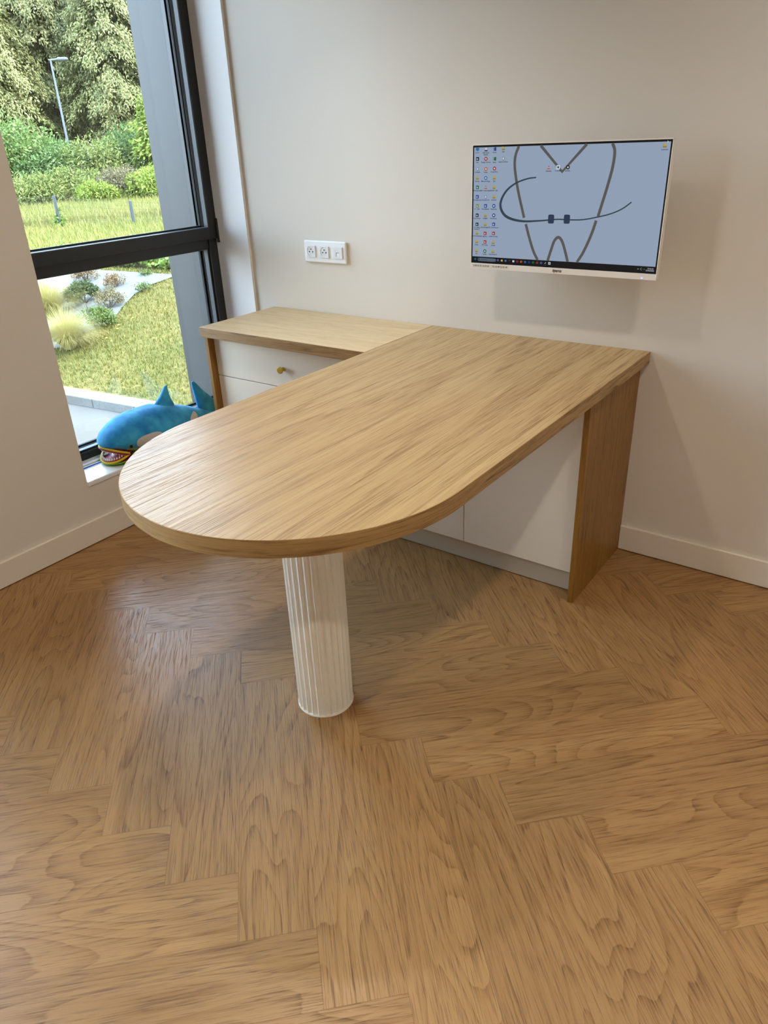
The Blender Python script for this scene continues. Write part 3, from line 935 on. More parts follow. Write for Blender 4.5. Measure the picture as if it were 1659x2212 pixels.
for y in ys:
    zt, zb, hw = interp(BODY, y)
    zc = zb + (zt - zb) * 0.46
    vs_ = []
    for k in range(NR):
        a = 2 * PI * k / NR
        sa, ca = math.sin(a), math.cos(a)
        z = zc + (zt - zc) * sa if sa >= 0 else zc + (zc - zb) * math.copysign(abs(sa) ** 0.85, sa)
        crease = 0.0018 * math.exp(-((a - PI / 2) / 0.05) ** 2)          # seam down the back
        vs_.append(bm.verts.new((XW + hw * math.copysign(abs(ca) ** 0.92, ca), y, z - crease)))
    rings.append(vs_)
for a, b in zip(rings[:-1], rings[1:]):
    for k in range(NR):
        bm.faces.new((a[k], b[k], b[(k + 1) % NR], a[(k + 1) % NR]))
bm.faces.new(rings[0]); bm.faces.new(rings[-1][::-1])
bmesh.ops.recalc_face_normals(bm, faces=bm.faces)
bo = bm_obj('body', bm, M['plush'], toy, smooth=True)
sm = bo.modifiers.new('soft', 'SMOOTH'); sm.iterations = 3; sm.factor = 0.4

def fin(name, secs, mat):
    """loft of flattened ellipses: (centre, half length vector, half thickness vector)"""
    bm = bmesh.new()
    rs = []
    P = [[Vector(q) for q in s_] for s_ in secs]
    fine = []
    for i in range(len(P) - 1):
        for k in range(5):
            t = k / 5
            fine.append([P[i][q].lerp(P[i + 1][q], t) for q in range(3)])
    fine.append(P[-1])
    N = 24
    for c, a, b in fine:
        rs.append([bm.verts.new(c + a * math.cos(2 * PI * k / N) + b * math.sin(2 * PI * k / N)) for k in range(N)])
    for a, b in zip(rs[:-1], rs[1:]):
        for k in range(N):
            bm.faces.new((a[k], a[(k + 1) % N], b[(k + 1) % N], b[k]))
    bm.faces.new(rs[0][::-1]); bm.faces.new(rs[-1])
    bmesh.ops.recalc_face_normals(bm, faces=bm.faces)
    o = bm_obj(name, bm, mat, toy, smooth=True)
    s_ = o.modifiers.new('soft', 'SMOOTH'); s_.iterations = 4; s_.factor = 0.5
    return o
fin('dorsal_fin', [((XW, -0.553, 0.405), (0, 0.062, 0), (0.030, 0, 0)), ((XW, -0.547, 0.436), (0, 0.042, 0.004), (0.020, 0, 0)),
                   ((XW, -0.533, 0.466), (0, 0.022, 0.008), (0.013, 0, 0)), ((XW, -0.522, 0.488), (0, 0.011, 0.004), (0.008, 0, 0)),
                   ((XW, -0.519, 0.495), (0, 0.005, 0.001), (0.004, 0, 0))], M['plush'])
fin('tail_fluke', [((XW, -0.290, 0.302), (0, 0.058, 0.006), (0.024, 0, 0)), ((XW, -0.318, 0.350), (0, 0.046, 0.020), (0.022, 0, 0)),
                   ((XW, -0.345, 0.405), (0, 0.026, 0.012), (0.017, 0, 0)), ((XW, -0.366, 0.455), (0, 0.013, 0.005), (0.010, 0, 0)),
                   ((XW, -0.373, 0.474), (0, 0.005, 0.001), (0.004, 0, 0))], M['plush'])
fin('tail_fluke', [((XW, -0.300, 0.310), (0, 0.012, 0.026), (0.022, 0, 0)), ((XW, -0.250, 0.318), (0, 0.006, 0.034), (0.022, 0, 0)),
                   ((XW, -0.205, 0.312), (0, -0.004, 0.026), (0.016, 0, 0)), ((XW, -0.165, 0.302), (0, -0.004, 0.012), (0.009, 0, 0))], M['plush'])
# eye
def ellipsoid(name, c, r, mat, parent, seg=24, rings_=14, smooth=True, rot=None):
    bm = bmesh.new()
    bmesh.ops.create_uvsphere(bm, u_segments=seg, v_segments=rings_, radius=1.0)
    mt = Matrix.Translation(c) @ (rot if rot else Matrix()) @ Matrix.Diagonal((*r, 1))
    bmesh.ops.transform(bm, matrix=mt, verts=bm.verts)
    return bm_obj(name, bm, mat, parent, smooth=smooth)
for sg in (1, -1):
    ey = ellipsoid('eye', (XW + sg * 0.0835, -0.800, 0.330), (0.0055, 0.0095, 0.0095), M['eye_grey'], toy)
    ellipsoid('pupil', (XW + sg * 0.0875, -0.801, 0.3305), (0.0065, 0.0068, 0.0068), M['eye_black'], ey)
# mouth
def arc(phi, up):
    x = XW + 0.074 * math.sin(phi); y = -0.808 - (0.066 if up else 0.070) * math.cos(phi)
    z = (0.301 + 0.031 * math.cos(phi)) if up else (0.297 - 0.030 * math.cos(phi))
    return Vector((x, y, z))
PHI = np.linspace(-PI / 2 * 1.02, PI / 2 * 1.02, 41)
bm = bmesh.new(); tube(bm, [arc(a, True) for a in PHI], 0.0045, 10); tube(bm, [arc(a, False) for a in PHI], 0.0048, 10)
bm_obj('lips', bm, M['plush_yellow'], toy, smooth=True)
bm = bmesh.new()
tube(bm, [arc(a, True) * 0.985 + Vector((XW, -0.80, 0.29)) * 0.015 + Vector((0, 0, -0.0055)) for a in PHI], 0.006, 10)
tube(bm, [arc(a, False) * 0.93 + Vector((XW, -0.80, 0.28)) * 0.07 + Vector((0, 0, 0.004)) for a in PHI], 0.005, 10)
bm_obj('gums', bm, M['mouth_red'], toy, smooth=True)
ellipsoid('palate', (XW, -0.822, 0.318), (0.064, 0.052, 0.008), M['mouth_red'], toy, rot=Matrix.Rotation(-0.42, 4, 'X'))
ellipsoid('throat', (XW, -0.788, 0.297), (0.056, 0.028, 0.020), M['mouth_red'], toy)
ellipsoid('mouth_lining', (XW, -0.812, 0.2755), (0.0745, 0.064, 0.0055), M['mouth_red'], toy, rot=Matrix.Rotation(0.10, 4, 'X'))
ellipsoid('tongue', (XW, -0.824, 0.277), (0.044, 0.046, 0.006), M['tongue'], toy, rot=Matrix.Rotation(0.10, 4, 'X'))
def teeth(name, up):
    bm = bmesh.new()
    for i in range(19):
        a = -1.45 + 2.9 * i / 18
        p = arc(a, up)
        c = Vector((XW, -0.80, p.z))
        p = p.lerp(c, 0.05 if up else 0.085)
        ln = 0.012 + 0.003 * math.cos(a)
        d = Vector((0, 0, -1 if up else 1))
        st_ = p + d * (0.006 if up else 0.004)
        inward = (c - p).normalized() * 0.002
        tube(bm, [st_, st_ + d * ln * 0.6 + inward * 0.5, st_ + d * ln + inward], [0.0046, 0.0034, 0.0006], 8)
    return bm_obj(name, bm, M['tooth'], toy, smooth=True)
teeth('upper_teeth', True); teeth('lower_teeth', False)
bm = bmesh.new()
bmesh.ops.create_uvsphere(bm, u_segments=40, v_segments=24, radius=1.0)
for v in bm.verts:
    x, y, z = v.co
    if z > 0.0: z *= 0.06 if y < 0 else 0.06 + 1.0 * min(1.0, y * 2.5)
    yy = -0.800 + (0.084 * y if y < 0 else 0.16 * y)
    fr = max(0.0, -y)
    v.co = (XW + 0.083 * x, yy, 0.2755 - 0.0085 * fr + (0.0190 - 0.0080 * fr) * z)
low_jaw = bm_obj('lower_jaw', bm, M['plush_green'], toy, smooth=True)

# ------------------------------------------------------------------ outdoors
AZ0 = math.radians(34.0)
def world_ab(a, b, z=0.0):
    """a metres away from the window along the view outward, b metres to the right of that axis"""
    return Vector((CAM.x - a * math.cos(AZ0) + b * math.sin(AZ0), CAM.y + a * math.sin(AZ0) + b * math.cos(AZ0), z))
def c_of(a, b): return 0.658 * (a - 12.5) + 0.754 * b
def k_of(a, b): return -0.754 * (a - 12.5) + 0.658 * b        # along the kerb
def ab_of(c, k): return 12.5 + 0.658 * c - 0.754 * k, 0.754 * c + 0.658 * k
def zg(c):
    if c <= 0: return -2.45
    if c < 5.2: return -2.45 + 0.22 * c
    return -1.306 + 0.012 * (c - 5.2)
def azd(az, d):
    t = math.radians(az) - AZ0
    return d * math.cos(t), d * math.sin(t)
def on_bank(az, el):
    """where a line of sight from the room meets the sloping ground"""
    lo_, hi_ = 8.0, 60.0
    for _ in range(60):
        d = (lo_ + hi_) / 2
        a, b = azd(az, d)
        if CAM.z + d * math.tan(math.radians(el)) > zg(c_of(a, b)): lo_ = d
        else: hi_ = d
    return azd(az, lo_)
def gp(c, k, dz=0.0):
    a, b = ab_of(c, k)
    return world_ab(a, b, zg(c) + dz)

def ground_mat(name, c1, c2, c3, scale, rough=0.95, fine=60.0):
    m, n, l, p = new_mat(name)
    tc = n.new('ShaderNodeTexCoord')
    a = n.new('ShaderNodeTexNoise'); a.inputs['Scale'].default_value = scale; a.inputs['Detail'].default_value = 6
    b = n.new('ShaderNodeTexNoise'); b.inputs['Scale'].default_value = fine; b.inputs['Detail'].default_value = 4
    l.new(tc.outputs['Object'], a.inputs['Vector']); l.new(tc.outputs['Object'], b.inputs['Vector'])
    r = n.new('ShaderNodeValToRGB')
    r.color_ramp.elements[0].position = 0.35; r.color_ramp.elements[0].color = c1
    r.color_ramp.elements[1].position = 0.65; r.color_ramp.elements[1].color = c2
    l.new(a.outputs['Fac'], r.inputs[0])
    mx = n.new('ShaderNodeMixRGB'); mx.inputs[2].default_value = c3
    rr = n.new('ShaderNodeValToRGB'); rr.color_ramp.elements[0].position = 0.45; rr.color_ramp.elements[1].position = 0.7
    l.new(b.outputs['Fac'], rr.inputs[0])
    l.new(rr.outputs[0], mx.inputs[0]); l.new(r.outputs[0], mx.inputs[1])
    l.new(mx.outputs[0], p.inputs['Base Color'])
    p.inputs['Roughness'].default_value = rough
    p.inputs['Specular IOR Level'].default_value = 0.2
    return m
def lin(r, g, b): return (r, g, b, 1)
M['asphalt'] = ground_mat('pale_asphalt', lin(0.05881, 0.05152, 0.04336), lin(0.07692, 0.06801, 0.05844), lin(0.04976, 0.04328, 0.0377), 0.8, fine=90)
M['concrete'] = ground_mat('kerb_concrete', lin(0.09872, 0.08712, 0.07286), lin(0.122, 0.1082, 0.09232), lin(0.08128, 0.07128, 0.05829), 1.5, fine=40)
M['soil'] = ground_mat('lawn_soil', lin(0.07181, 0.0627, 0.01403), lin(0.1267, 0.09091, 0.02805), lin(0.05069, 0.05016, 0.01122), 0.9, fine=25)
M['meadow_soil'] = ground_mat('meadow_soil', lin(0.05914, 0.0627, 0.01403), lin(0.09293, 0.08151, 0.02244), lin(0.04224, 0.05016, 0.01122), 0.5, fine=20)
M['fabric'] = ground_mat('grey_weed_fabric', lin(0.08339, 0.08462, 0.0773), lin(0.1006, 0.1005, 0.09176), lin(0.069, 0.07144, 0.06521), 1.3, fine=8)

def leaf_mat(name, c1, c2, c3, trans=0.35, nscale=0.6):
    """per leaf colour from a random value, with light passing through the blade"""
    m, n, l, p = new_mat(name)
    g = n.new('ShaderNodeNewGeometry')
    r = n.new('ShaderNodeValToRGB')
    r.color_ramp.elements[0].position = 0.0; r.color_ramp.elements[0].color = c1
    r.color_ramp.elements[1].position = 1.0; r.color_ramp.elements[1].color = c3
    q = r.color_ramp.elements.new(0.5); q.color = c2
    tc = n.new('ShaderNodeTexCoord')
    nz = n.new('ShaderNodeTexNoise'); nz.inputs['Scale'].default_value = nscale; nz.inputs['Detail'].default_value = 3
    l.new(tc.outputs['Object'], nz.inputs['Vector'])
    ad = n.new('ShaderNodeMath'); ad.operation = 'MULTIPLY_ADD'; ad.inputs[1].default_value = 0.5
    l.new(g.outputs['Random Per Island'], ad.inputs[0])
    ml = n.new('ShaderNodeMath'); ml.operation = 'MULTIPLY'; ml.inputs[1].default_value = 0.55
    l.new(nz.outputs['Fac'], ml.inputs[0]); l.new(ml.outputs[0], ad.inputs[2])
    l.new(ad.outputs[0], r.inputs[0])
    l.new(r.outputs[0], p.inputs['Base Color'])
    p.inputs['Roughness'].default_value = 0.6
    p.inputs['Specular IOR Level'].default_value = 0.25
    tr = n.new('ShaderNodeBsdfTranslucent'); l.new(r.outputs[0], tr.inputs[0])
    mx = n.new('ShaderNodeMixShader'); mx.inputs[0].default_value = trans
    l.new(p.outputs[0], mx.inputs[1]); l.new(tr.outputs[0], mx.inputs[2])
    l.new(mx.outputs[0], n['Material Output'].inputs[0])
    return m

def np_mesh(name, V, F, mat, parent=None):
    """V (n,3), F list of equal-length index rows as array (m,k)"""
    me = bpy.data.meshes.new(name)
    V = np.asarray(V, dtype=np.float32); F = np.asarray(F, dtype=np.int32)
    me.vertices.add(len(V)); me.vertices.foreach_set('co', V.ravel())
    m, k = F.shape
    me.loops.add(m * k); me.loops.foreach_set('vertex_index', F.ravel())
    me.polygons.add(m); me.polygons.foreach_set('loop_start', np.arange(0, m * k, k, dtype=np.int32))
    me.polygons.foreach_set('loop_total', np.full(m, k, dtype=np.int32))
    me.update(calc_edges=True); me.validate()
    me.materials.append(mat)
    return link(name, me, parent)

def leaf_cards(P, D, Nn, length, width):
    """diamond leaves: root P, direction D, normal N"""
    P, D, Nn = (np.asarray(q, dtype=float) for q in (P, D, Nn))
    D = D / np.linalg.norm(D, axis=1, keepdims=True)
    Sd = np.cross(D, Nn); Sd /= np.maximum(np.linalg.norm(Sd, axis=1, keepdims=True), 1e-6)
    Nn2 = np.cross(Sd, D)
    L, Wd = np.asarray(length)[:, None], np.asarray(width)[:, None]
    v0 = P; v1 = P + D * L * 0.45 + Sd * Wd * 0.5 + Nn2 * Wd * 0.12; v2 = P + D * L - Nn2 * L * 0.1; v3 = P + D * L * 0.45 - Sd * Wd * 0.5 + Nn2 * Wd * 0.12
    n = len(P)
    V = np.stack([v0, v1, v2, v3], 1).reshape(-1, 3)
    F = np.arange(4 * n).reshape(n, 4)
    return V, F
def unit(n):
    v = rng.normal(size=(n, 3)); return v / np.linalg.norm(v, axis=1, keepdims=True)
def blades(P, height, width, lean, mat, name, parent=None, curve=0.5):
    """grass blades: curved triangles in two segments"""
    n = len(P)
    az = rng.uniform(0, 2 * PI, n)
    dirv = np.stack([np.cos(az), np.sin(az), np.zeros(n)], 1)
    side = np.stack([-np.sin(az + rng.normal(0, .6, n)), np.cos(az), np.zeros(n)], 1)
    h = height[:, None]; w = width[:, None]; le = lean[:, None]
    up = np.array([[0, 0, 1.0]])
    mid = P + up * h * 0.55 + dirv * le * h * 0.3 * (1 - curve * 0.3)
    tip = P + up * h * (1 - 0.25 * le) + dirv * le * h
    V = np.stack([P - side * w / 2, P + side * w / 2, mid + side * w * 0.4, mid - side * w * 0.4, tip + side * w * 0.06, tip - side * w * 0.06], 1).reshape(-1, 3)
    b = (np.arange(n) * 6)[:, None]
    F = np.concatenate([b + np.array([[0, 1, 2, 3]]), b + np.array([[3, 2, 4, 5]])], 0)
    return np_mesh(name, V, F, mat, parent)

def strip(name, cs, k0, k1, mat, label, cat, dz=0.0, nk=24, zf=None, jag=None):
    mb = MB()
    ks = np.linspace(k0, k1, nk)
    for i in range(len(cs) - 1):
        for j in range(nk - 1):
            pts = []
            for (cc, kk) in ((cs[i], ks[j]), (cs[i + 1], ks[j]), (cs[i + 1], ks[j + 1]), (cs[i], ks[j + 1])):
                p = gp(cc, kk, dz)
                if zf is not None: p.z = zf
                pts.append(p)
            mb.face(pts)
    o = mb.build(name, mat)
    return tag(o, label, cat, kind='structure')
strip('road', [-14, -9, -4, 0], -16, 12, M['asphalt'], 'pale grey asphalt road below the building', 'road', zf=-2.60)
strip('bank', [0.24, 2, 4, 5.2, 9, 14, 22, 40, 70], -50, 42, M['soil'], 'grassy bank rising from the kerb', 'bank', nk=60)
ks = empty('kerb', gp(0.12, 0, -0.15), 'row of pale concrete kerb stones between road and grass', 'kerb')
kk = -9.0
while kk < 7.0:
    mb = MB()
    a, b = kk, kk + 0.985
    P = [gp(c_, k_) for c_, k_ in ((0.0, a), (0.25, a), (0.25, b), (0.0, b))]
    top = [Vector((p.x, p.y, -2.44)) for p in P]; bot = [Vector((p.x, p.y, -2.62)) for p in P]
    mb.face(top)
    for i in range(4): mb.face([bot[i], bot[(i + 1) % 4], top[(i + 1) % 4], top[i]])
    kb = mb.build('kerb_stone', M['concrete'], ks, bevel=0.015)
    bmx = bmesh.new(); bmx.from_mesh(kb.data); bmesh.ops.recalc_face_normals(bmx, faces=bmx.faces); bmx.to_mesh(kb.data); bmx.free()
    kk += 1.0

# planted bed covered with grey fabric
BED = [(26.5, -12.3), (29.9, -12.45), (31.2, -11.9), (32.6, -11.35), (33.8, -11.0), (34.6, -10.2), (35.6, -9.4), (36.8, -8.85), (38.4, -8.45), (39.6, -8.28)]
mb = MB()
poly = []
for az, el in BED:
    a, b = on_bank(az, el); p = world_ab(a, b, zg(c_of(a, b)) + 0.012); poly.append(p)
poly += [gp(5.17, k_, 0.012) for k_ in (1.6, 0, -2, -4, -6, -8, -10)]
bmf = bmesh.new()
vsf = [bmf.verts.new(p) for p in poly]
es = [bmf.edges.new((vsf[i], vsf[(i + 1) % len(vsf)])) for i in range(len(vsf))]
bmesh.ops.triangle_fill(bmf, edges=es, use_beauty=True)
bmesh.ops.recalc_face_normals(bmf, faces=bmf.faces)
if bmf.faces[0].normal.z < 0: bmesh.ops.reverse_faces(bmf, faces=bmf.faces)
for v in bmf.verts: v.co.z += 0.02
bed = bm_obj('planting_bed', bmf, M['fabric'])
tag(bed, 'planting bed covered with pale grey weed fabric on the slope', 'planting bed', kind='structure')
BEDP = [(p.x, p.y) for p in poly]
def inside(x, y):
    r = False
    for i in range(len(BEDP)):
        (xa, ya), (xb, yb) = BEDP[i - 1], BEDP[i]
        if (ya > y) != (yb > y) and x < (xb - xa) * (y - ya) / (yb - ya) + xa: r = not r
    return r

# lawn
M['lawn'] = leaf_mat('lawn_grass', lin(0.05914, 0.08151, 0.01122), lin(0.1098, 0.1129, 0.01963), lin(0.2028, 0.1317, 0.03927), 0.3, 1.1)
pts = []
while len(pts) < 50000:
    c_, k_ = rng.uniform(0.26, 5.6), rng.uniform(-6.5, 4.8)
    p = gp(c_, k_)
    if not inside(p.x, p.y): pts.append(p)
P = np.array([tuple(p) for p in pts])
lawn = blades(P, rng.uniform(.035, .10, len(P)), rng.uniform(.008, .016, len(P)), rng.uniform(.2, 1.1, len(P)), M['lawn'], 'lawn')
tag(lawn, 'short yellow green lawn grass on the bank outside', 'grass', kind='stuff')

# feather grass clumps
M['feather'] = leaf_mat('feather_grass', lin(.17, .145, .035), lin(.28, .235, .075), lin(.38, .32, .13), 0.3, 3.0)
def clump(az, el, hgt, rad, label, mat, n=2600, name='feather_grass', cat='ornamental grass', wid=0.0045):
    a, b = on_bank(az, el)
    base = world_ab(a, b, zg(c_of(a, b)) + 0.02)
    th = rng.uniform(0, 2 * PI, n); r = np.sqrt(rng.uniform(0, 1, n))
    tilt = r * 1.25
    L = hgt * rng.uniform(.75, 1.15, n)
    Vs, Fs = [], []
    seg = 5
    ax = np.stack([np.cos(th), np.sin(th), np.zeros(n)], 1)
    side = np.stack([-np.sin(th), np.cos(th), np.zeros(n)], 1)
    pos = np.array([[base.x, base.y, base.z]]) + ax * (r * rad * 0.22)[:, None]
    ang = tilt * 0.45
    rows = []
    for s_ in range(seg + 1):
        w = wid * (1 - s_ / (seg + .4))
        rows.append((pos - side * w / 2, pos + side * w / 2))
        step = (L / seg)[:, None]
        pos = pos + (ax * np.sin(ang)[:, None] + np.array([[0, 0, 1.0]]) * np.cos(ang)[:, None]) * step
        pos[:, 2] = np.maximum(pos[:, 2], base.z + 0.02)
        ang = ang + tilt * rng.uniform(.15, .42, n)
    V = np.stack([q for pr in rows for q in pr], 1).reshape(-1, 3)
    b0 = (np.arange(n) * 2 * (seg + 1))[:, None]
    F = np.concatenate([b0 + np.array([[2 * i, 2 * i + 1, 2 * i + 3, 2 * i + 2]]) for i in range(seg)], 0)
    o = np_mesh(name, V, F, mat)
    tag(o, label, cat)
    return o
clump(30.5, -12.55, 0.80, 0.5, 'low spreading clump of straw coloured feather grass at the lower edge of the grey bed', M['feather'], 5200)
clump(29.75, -10.3, 0.95, 0.5, 'upright clump of straw coloured feather grass half hidden by the window edge', M['feather'], 4600)

# shrubs
def cloud(center, radii, n, leaf, clumps=30, droop=0.2, seedless=True, core=0.55):
    """leaf cards over small round clumps spread on an ellipsoid"""
    cdir = unit(clumps); cdir[:, 2] = np.abs(cdir[:, 2]) * 0.9 - 0.12
    cc = np.array(center)[None] + cdir * np.array(radii)[None] * rng.uniform(core, .95, clumps)[:, None]
    rad = min(radii) * rng.uniform(.25, .45, clumps)
    idx = rng.integers(0, clumps, n)
    u = unit(n)
    P = cc[idx] + u * (rad[idx] * rng.uniform(.6, 1.05, n))[:, None]
    D = u + unit(n) * 0.8; D[:, 2] -= droop
    Nn = u + unit(n) * 0.6 + np.array([[0, 0, .6]])
    ln = leaf[0] * rng.uniform(.6, 1.4, n); wd = leaf[1] * rng.uniform(.6, 1.3, n)
    return leaf_cards(P, D, Nn, ln, wd)
def stems(base, center, n, r, mat, parent):
    bm = bmesh.new()
    for i in range(n):
        t = unit(1)[0]; t[2] = abs(t[2])
        e_ = Vector(center) + Vector(t) * r
        tube(bm, [Vector(base), Vector(base).lerp(e_, .5) + Vector((random.uniform(-.1, .1) * r, random.uniform(-.1, .1) * r, 0)), e_], [0.035 * r + .004, 0.022 * r + .003, 0.006 * r + .002], 6)
    return bm_obj('stems', bm, mat, parent)
M['bark'] = plain('bark', lin(0.0462, 0.0363, 0.0264), 0.9)
def shrub(az, el, w, h, col, label, n=1500, leaf=(.05, .022), name='shrub', d=None, cl=26):
    if d is None: a, b = on_bank(az, el)
    else: a, b = azd(az, d)
    z = zg(c_of(a, b))
    base = world_ab(a, b, z)
    e_ = empty(name, base, label, 'shrub')
    cen = (base.x, base.y, z + h * 0.45)
    V, F = cloud(cen, (w / 2, w / 2, h * 0.55), n, leaf, cl)
    V[:, 2] = np.maximum(V[:, 2], z + 0.01)
    np_mesh('foliage', V, F, col, e_)
    stems(base, cen, 7, w * 0.42, M['bark'], e_)
    return e_
GM = {
 'rust': leaf_mat('rusty_leaves', lin(0.1016, 0.0561, 0.02508), lin(0.1452, 0.0858, 0.04389), lin(0.1234, 0.1122, 0.03762), .25, 3),
 'dgreen': leaf_mat('dark_green_leaves', lin(0.02277, 0.0363, 0.01069), lin(0.03795, 0.0561, 0.01782), lin(0.06831, 0.0792, 0.0297), .25, 3),
 'olive': leaf_mat('olive_leaves', lin(0.06072, 0.0561, 0.01782), lin(0.1063, 0.0858, 0.0297), lin(0.1366, 0.0858, 0.04752), .25, 3),
 'weed': leaf_mat('weed_leaves', lin(0.03795, 0.066, 0.01188), lin(0.06831, 0.099, 0.01782), lin(0.1063, 0.132, 0.0297), .3, 3),
 'ivy': leaf_mat('ivy_leaves', lin(0.04554, 0.0858, 0.01188), lin(0.09867, 0.1518, 0.02079), lin(0.1973, 0.2112, 0.04752), .3, 1.5),
 'mid': leaf_mat('mid_green_leaves', lin(0.03795, 0.0726, 0.01782), lin(0.06831, 0.1122, 0.0297), lin(0.129, 0.1716, 0.05346), .35, .5),
 'blue': leaf_mat('bluish_green_leaves', lin(.05, .08, .02), lin(.095, .14, .034), lin(.165, .215, .058), .35, .5),
 'gorse': leaf_mat('yellow_green_leaves', lin(0.06831, 0.0924, 0.02079), lin(0.129, 0.1518, 0.03564), lin(0.2201, 0.2178, 0.06534), .35, .5),
 'brown': leaf_mat('brownish_leaves', lin(0.07986, 0.0726, 0.03135), lin(0.1234, 0.1056, 0.05016), lin(0.1742, 0.1254, 0.08151), .35, .5),
 'lime': leaf_mat('lime_leaves', lin(0.09108, 0.132, 0.01782), lin(0.167, 0.2112, 0.0297), lin(0.2732, 0.2904, 0.07128), .4, .5),
 'tree': leaf_mat('tree_leaves', lin(0.0539, 0.05989, 0.02276), lin(0.1198, 0.1198, 0.04345), lin(0.2396, 0.2178, 0.08793), .3, .25),
 'tree2': leaf_mat('tree_leaves_pale', lin(0.07187, 0.08167, 0.02897), lin(0.1558, 0.1579, 0.0569), lin(0.2994, 0.2722, 0.1138), .3, .25),
}
shrub(32.6, -8.15, .62, .42, GM['rust'], 'rusty brown low shrub at the top of the grey bed', 1500, leaf=(.05, .022), cl=34)
shrub(34.45, -8.75, .52, .36, GM['rust'], 'small rusty shrub in the middle of the grey bed', 1200, leaf=(.045, .02), cl=34)
shrub(32.2, -9.62, .80, .50, GM['dgreen'], 'dark green round shrub on the grey bed', 4200, leaf=(.06, .03))
shrub(33.75, -10.15, .72, .48, GM['olive'], 'sparse olive brown shrub nearest the lawn on the grey bed', 1600, leaf=(.045, .02), cl=34)
shrub(36.6, -8.15, .36, .16, GM['weed'], 'tiny green weed at the right end of the grey bed', 250)
shrub(36.2, -9.2, .50, .22, GM['weed'], 'flat green weed where the grey bed meets the lawn', 350)
shrub(32.6, -11.3, .9, .42, GM['weed'], 'leafy green plant behind the low feather grass', 1500, leaf=(.07, .03))
# dandelions on the lawn
M['dandelion'] = plain('dandelion_yellow', lin(0.4092, 0.297, 0.0132), 0.7)
for i, (az, el) in enumerate([(34.1, -11.7), (34.0, -11.95), (33.1, -12.5), (33.4, -12.75), (36.9, -14.0), (37.6, -15.2), (35.2, -11.3), (33.6, -16.2)]):
    a, b = on_bank(az, el)
    p = world_ab(a, b, zg(c_of(a, b)))
    f = empty('dandelion', p, ['yellow dandelion on the lawn'][0], 'flower', 'dandelions on the lawn')
    bm = bmesh.new(); tube(bm, [p, p + Vector((0, 0, .12))], .004, 6); bm_obj('stalk', bm, GM['weed'], f)
    ellipsoid('flower_head', p + Vector((0, 0, .125)), (.024, .024, .013), M['dandelion'], f, 10, 6)

# ivy hedge along the top of the bank
n = 9000
P = []
for i in range(n):
    k_ = rng.uniform(-9, 4); c_ = 5.55 + abs(rng.normal(0, .5))
    p = gp(c_, k_); P.append((p.x, p.y, p.z + .06 + abs(rng.normal(0, .12)) + 0.10 * math.sin(k_ * 2.1) ** 2))
P = np.array(P); D = unit(n); D[:, 2] = D[:, 2] * .5 + .1; Nn = unit(n) + np.array([[.4, -.3, 1.0]])
V, F = leaf_cards(P, D, Nn, rng.uniform(.08, .17, n), rng.uniform(.07, .13, n))
hd = np_mesh('ivy_ground_cover', V, F, GM['ivy'])
tag(hd, 'bright green ivy band along the top of the grey bed', 'ground cover', kind='stuff')

# meadow
M['meadow'] = leaf_mat('meadow_grass', lin(0.07603, 0.09405, 0.01683), lin(0.1605, 0.1568, 0.03366), lin(0.2872, 0.2257, 0.07854), .35, .35)
n = 60000
az = rng.uniform(21, 42, n); d = 23 + 19 * rng.uniform(0, 1, n) ** .85
P = []
for a_, d_ in zip(az, d):
    a, b = azd(a_, d_); P.append(tuple(world_ab(a, b, zg(c_of(a, b)))))
P = np.array(P)
md = blades(P, rng.uniform(.15, .42, n) + .25 * (d > 32), rng.uniform(.016, .034, n), rng.uniform(.05, .6, n), M['meadow'], 'meadow')
tag(md, 'tall pale green meadow grass behind the wire fence', 'grass', kind='stuff')

# wire mesh fence with dark posts
M['fence'] = plain('anthracite_fence_steel', lin(0.0231, 0.0297, 0.0363), 0.5)
fe = empty('fence', world_ab(*azd(34, 31), -1.2), 'anthracite wire mesh fence with slim posts in the long grass', 'fence')
posts = [(azd(21.4, 33.2)), (azd(26.6, 32.0)), (azd(31.7, 31.0)), (azd(36.48, 30.0)), (azd(41.0, 29.2))]
tops = [0.10, 0.06, 0.02, -0.25, -0.4]
PP = []
for (a, b), zt in zip(posts, tops):
    p = world_ab(a, b, zg(c_of(a, b))); PP.append((p, zt))
    mb = MB(); mb.box(p.x - .05, p.x + .05, p.y - .035, p.y + .035, p.z - 0.05, zt)
    mb.build('post', M['fence'], fe, bevel=.006)
for (p, za), (q, zb) in zip(PP[:-1], PP[1:]):
    bm = bmesh.new()
    for i in range(1, 24):
        t = i / 24
        g = p.lerp(q, t); zt = za + (zb - za) * t
        tube(bm, [(g.x, g.y, g.z + .05), (g.x, g.y, zt - .03)], .003, 4)
    for j in range(8):
        t = j / 7
        tube(bm, [(p.x, p.y, p.z + .08 + (za - p.z - .13) * t), (q.x, q.y, q.z + .08 + (zb - q.z - .13) * t)], .0035, 4)
    bm_obj('mesh_panel', bm, M['fence'], fe)
# ivy on the left post
p = PP[2][0]
n = 260
P = np.stack([p.x + rng.normal(0, .12, n), p.y + rng.normal(0, .12, n), p.z + np.abs(rng.normal(0, .35, n))], 1)
V, F = leaf_cards(P, unit(n), unit(n) + np.array([[.3, -.3, .8]]), rng.uniform(.08, .16, n), rng.uniform(.07, .12, n))
iv = np_mesh('climbing_ivy', V, F, GM['ivy'])
tag(iv, 'ivy climbing the foot of a fence post', 'climbing plant')

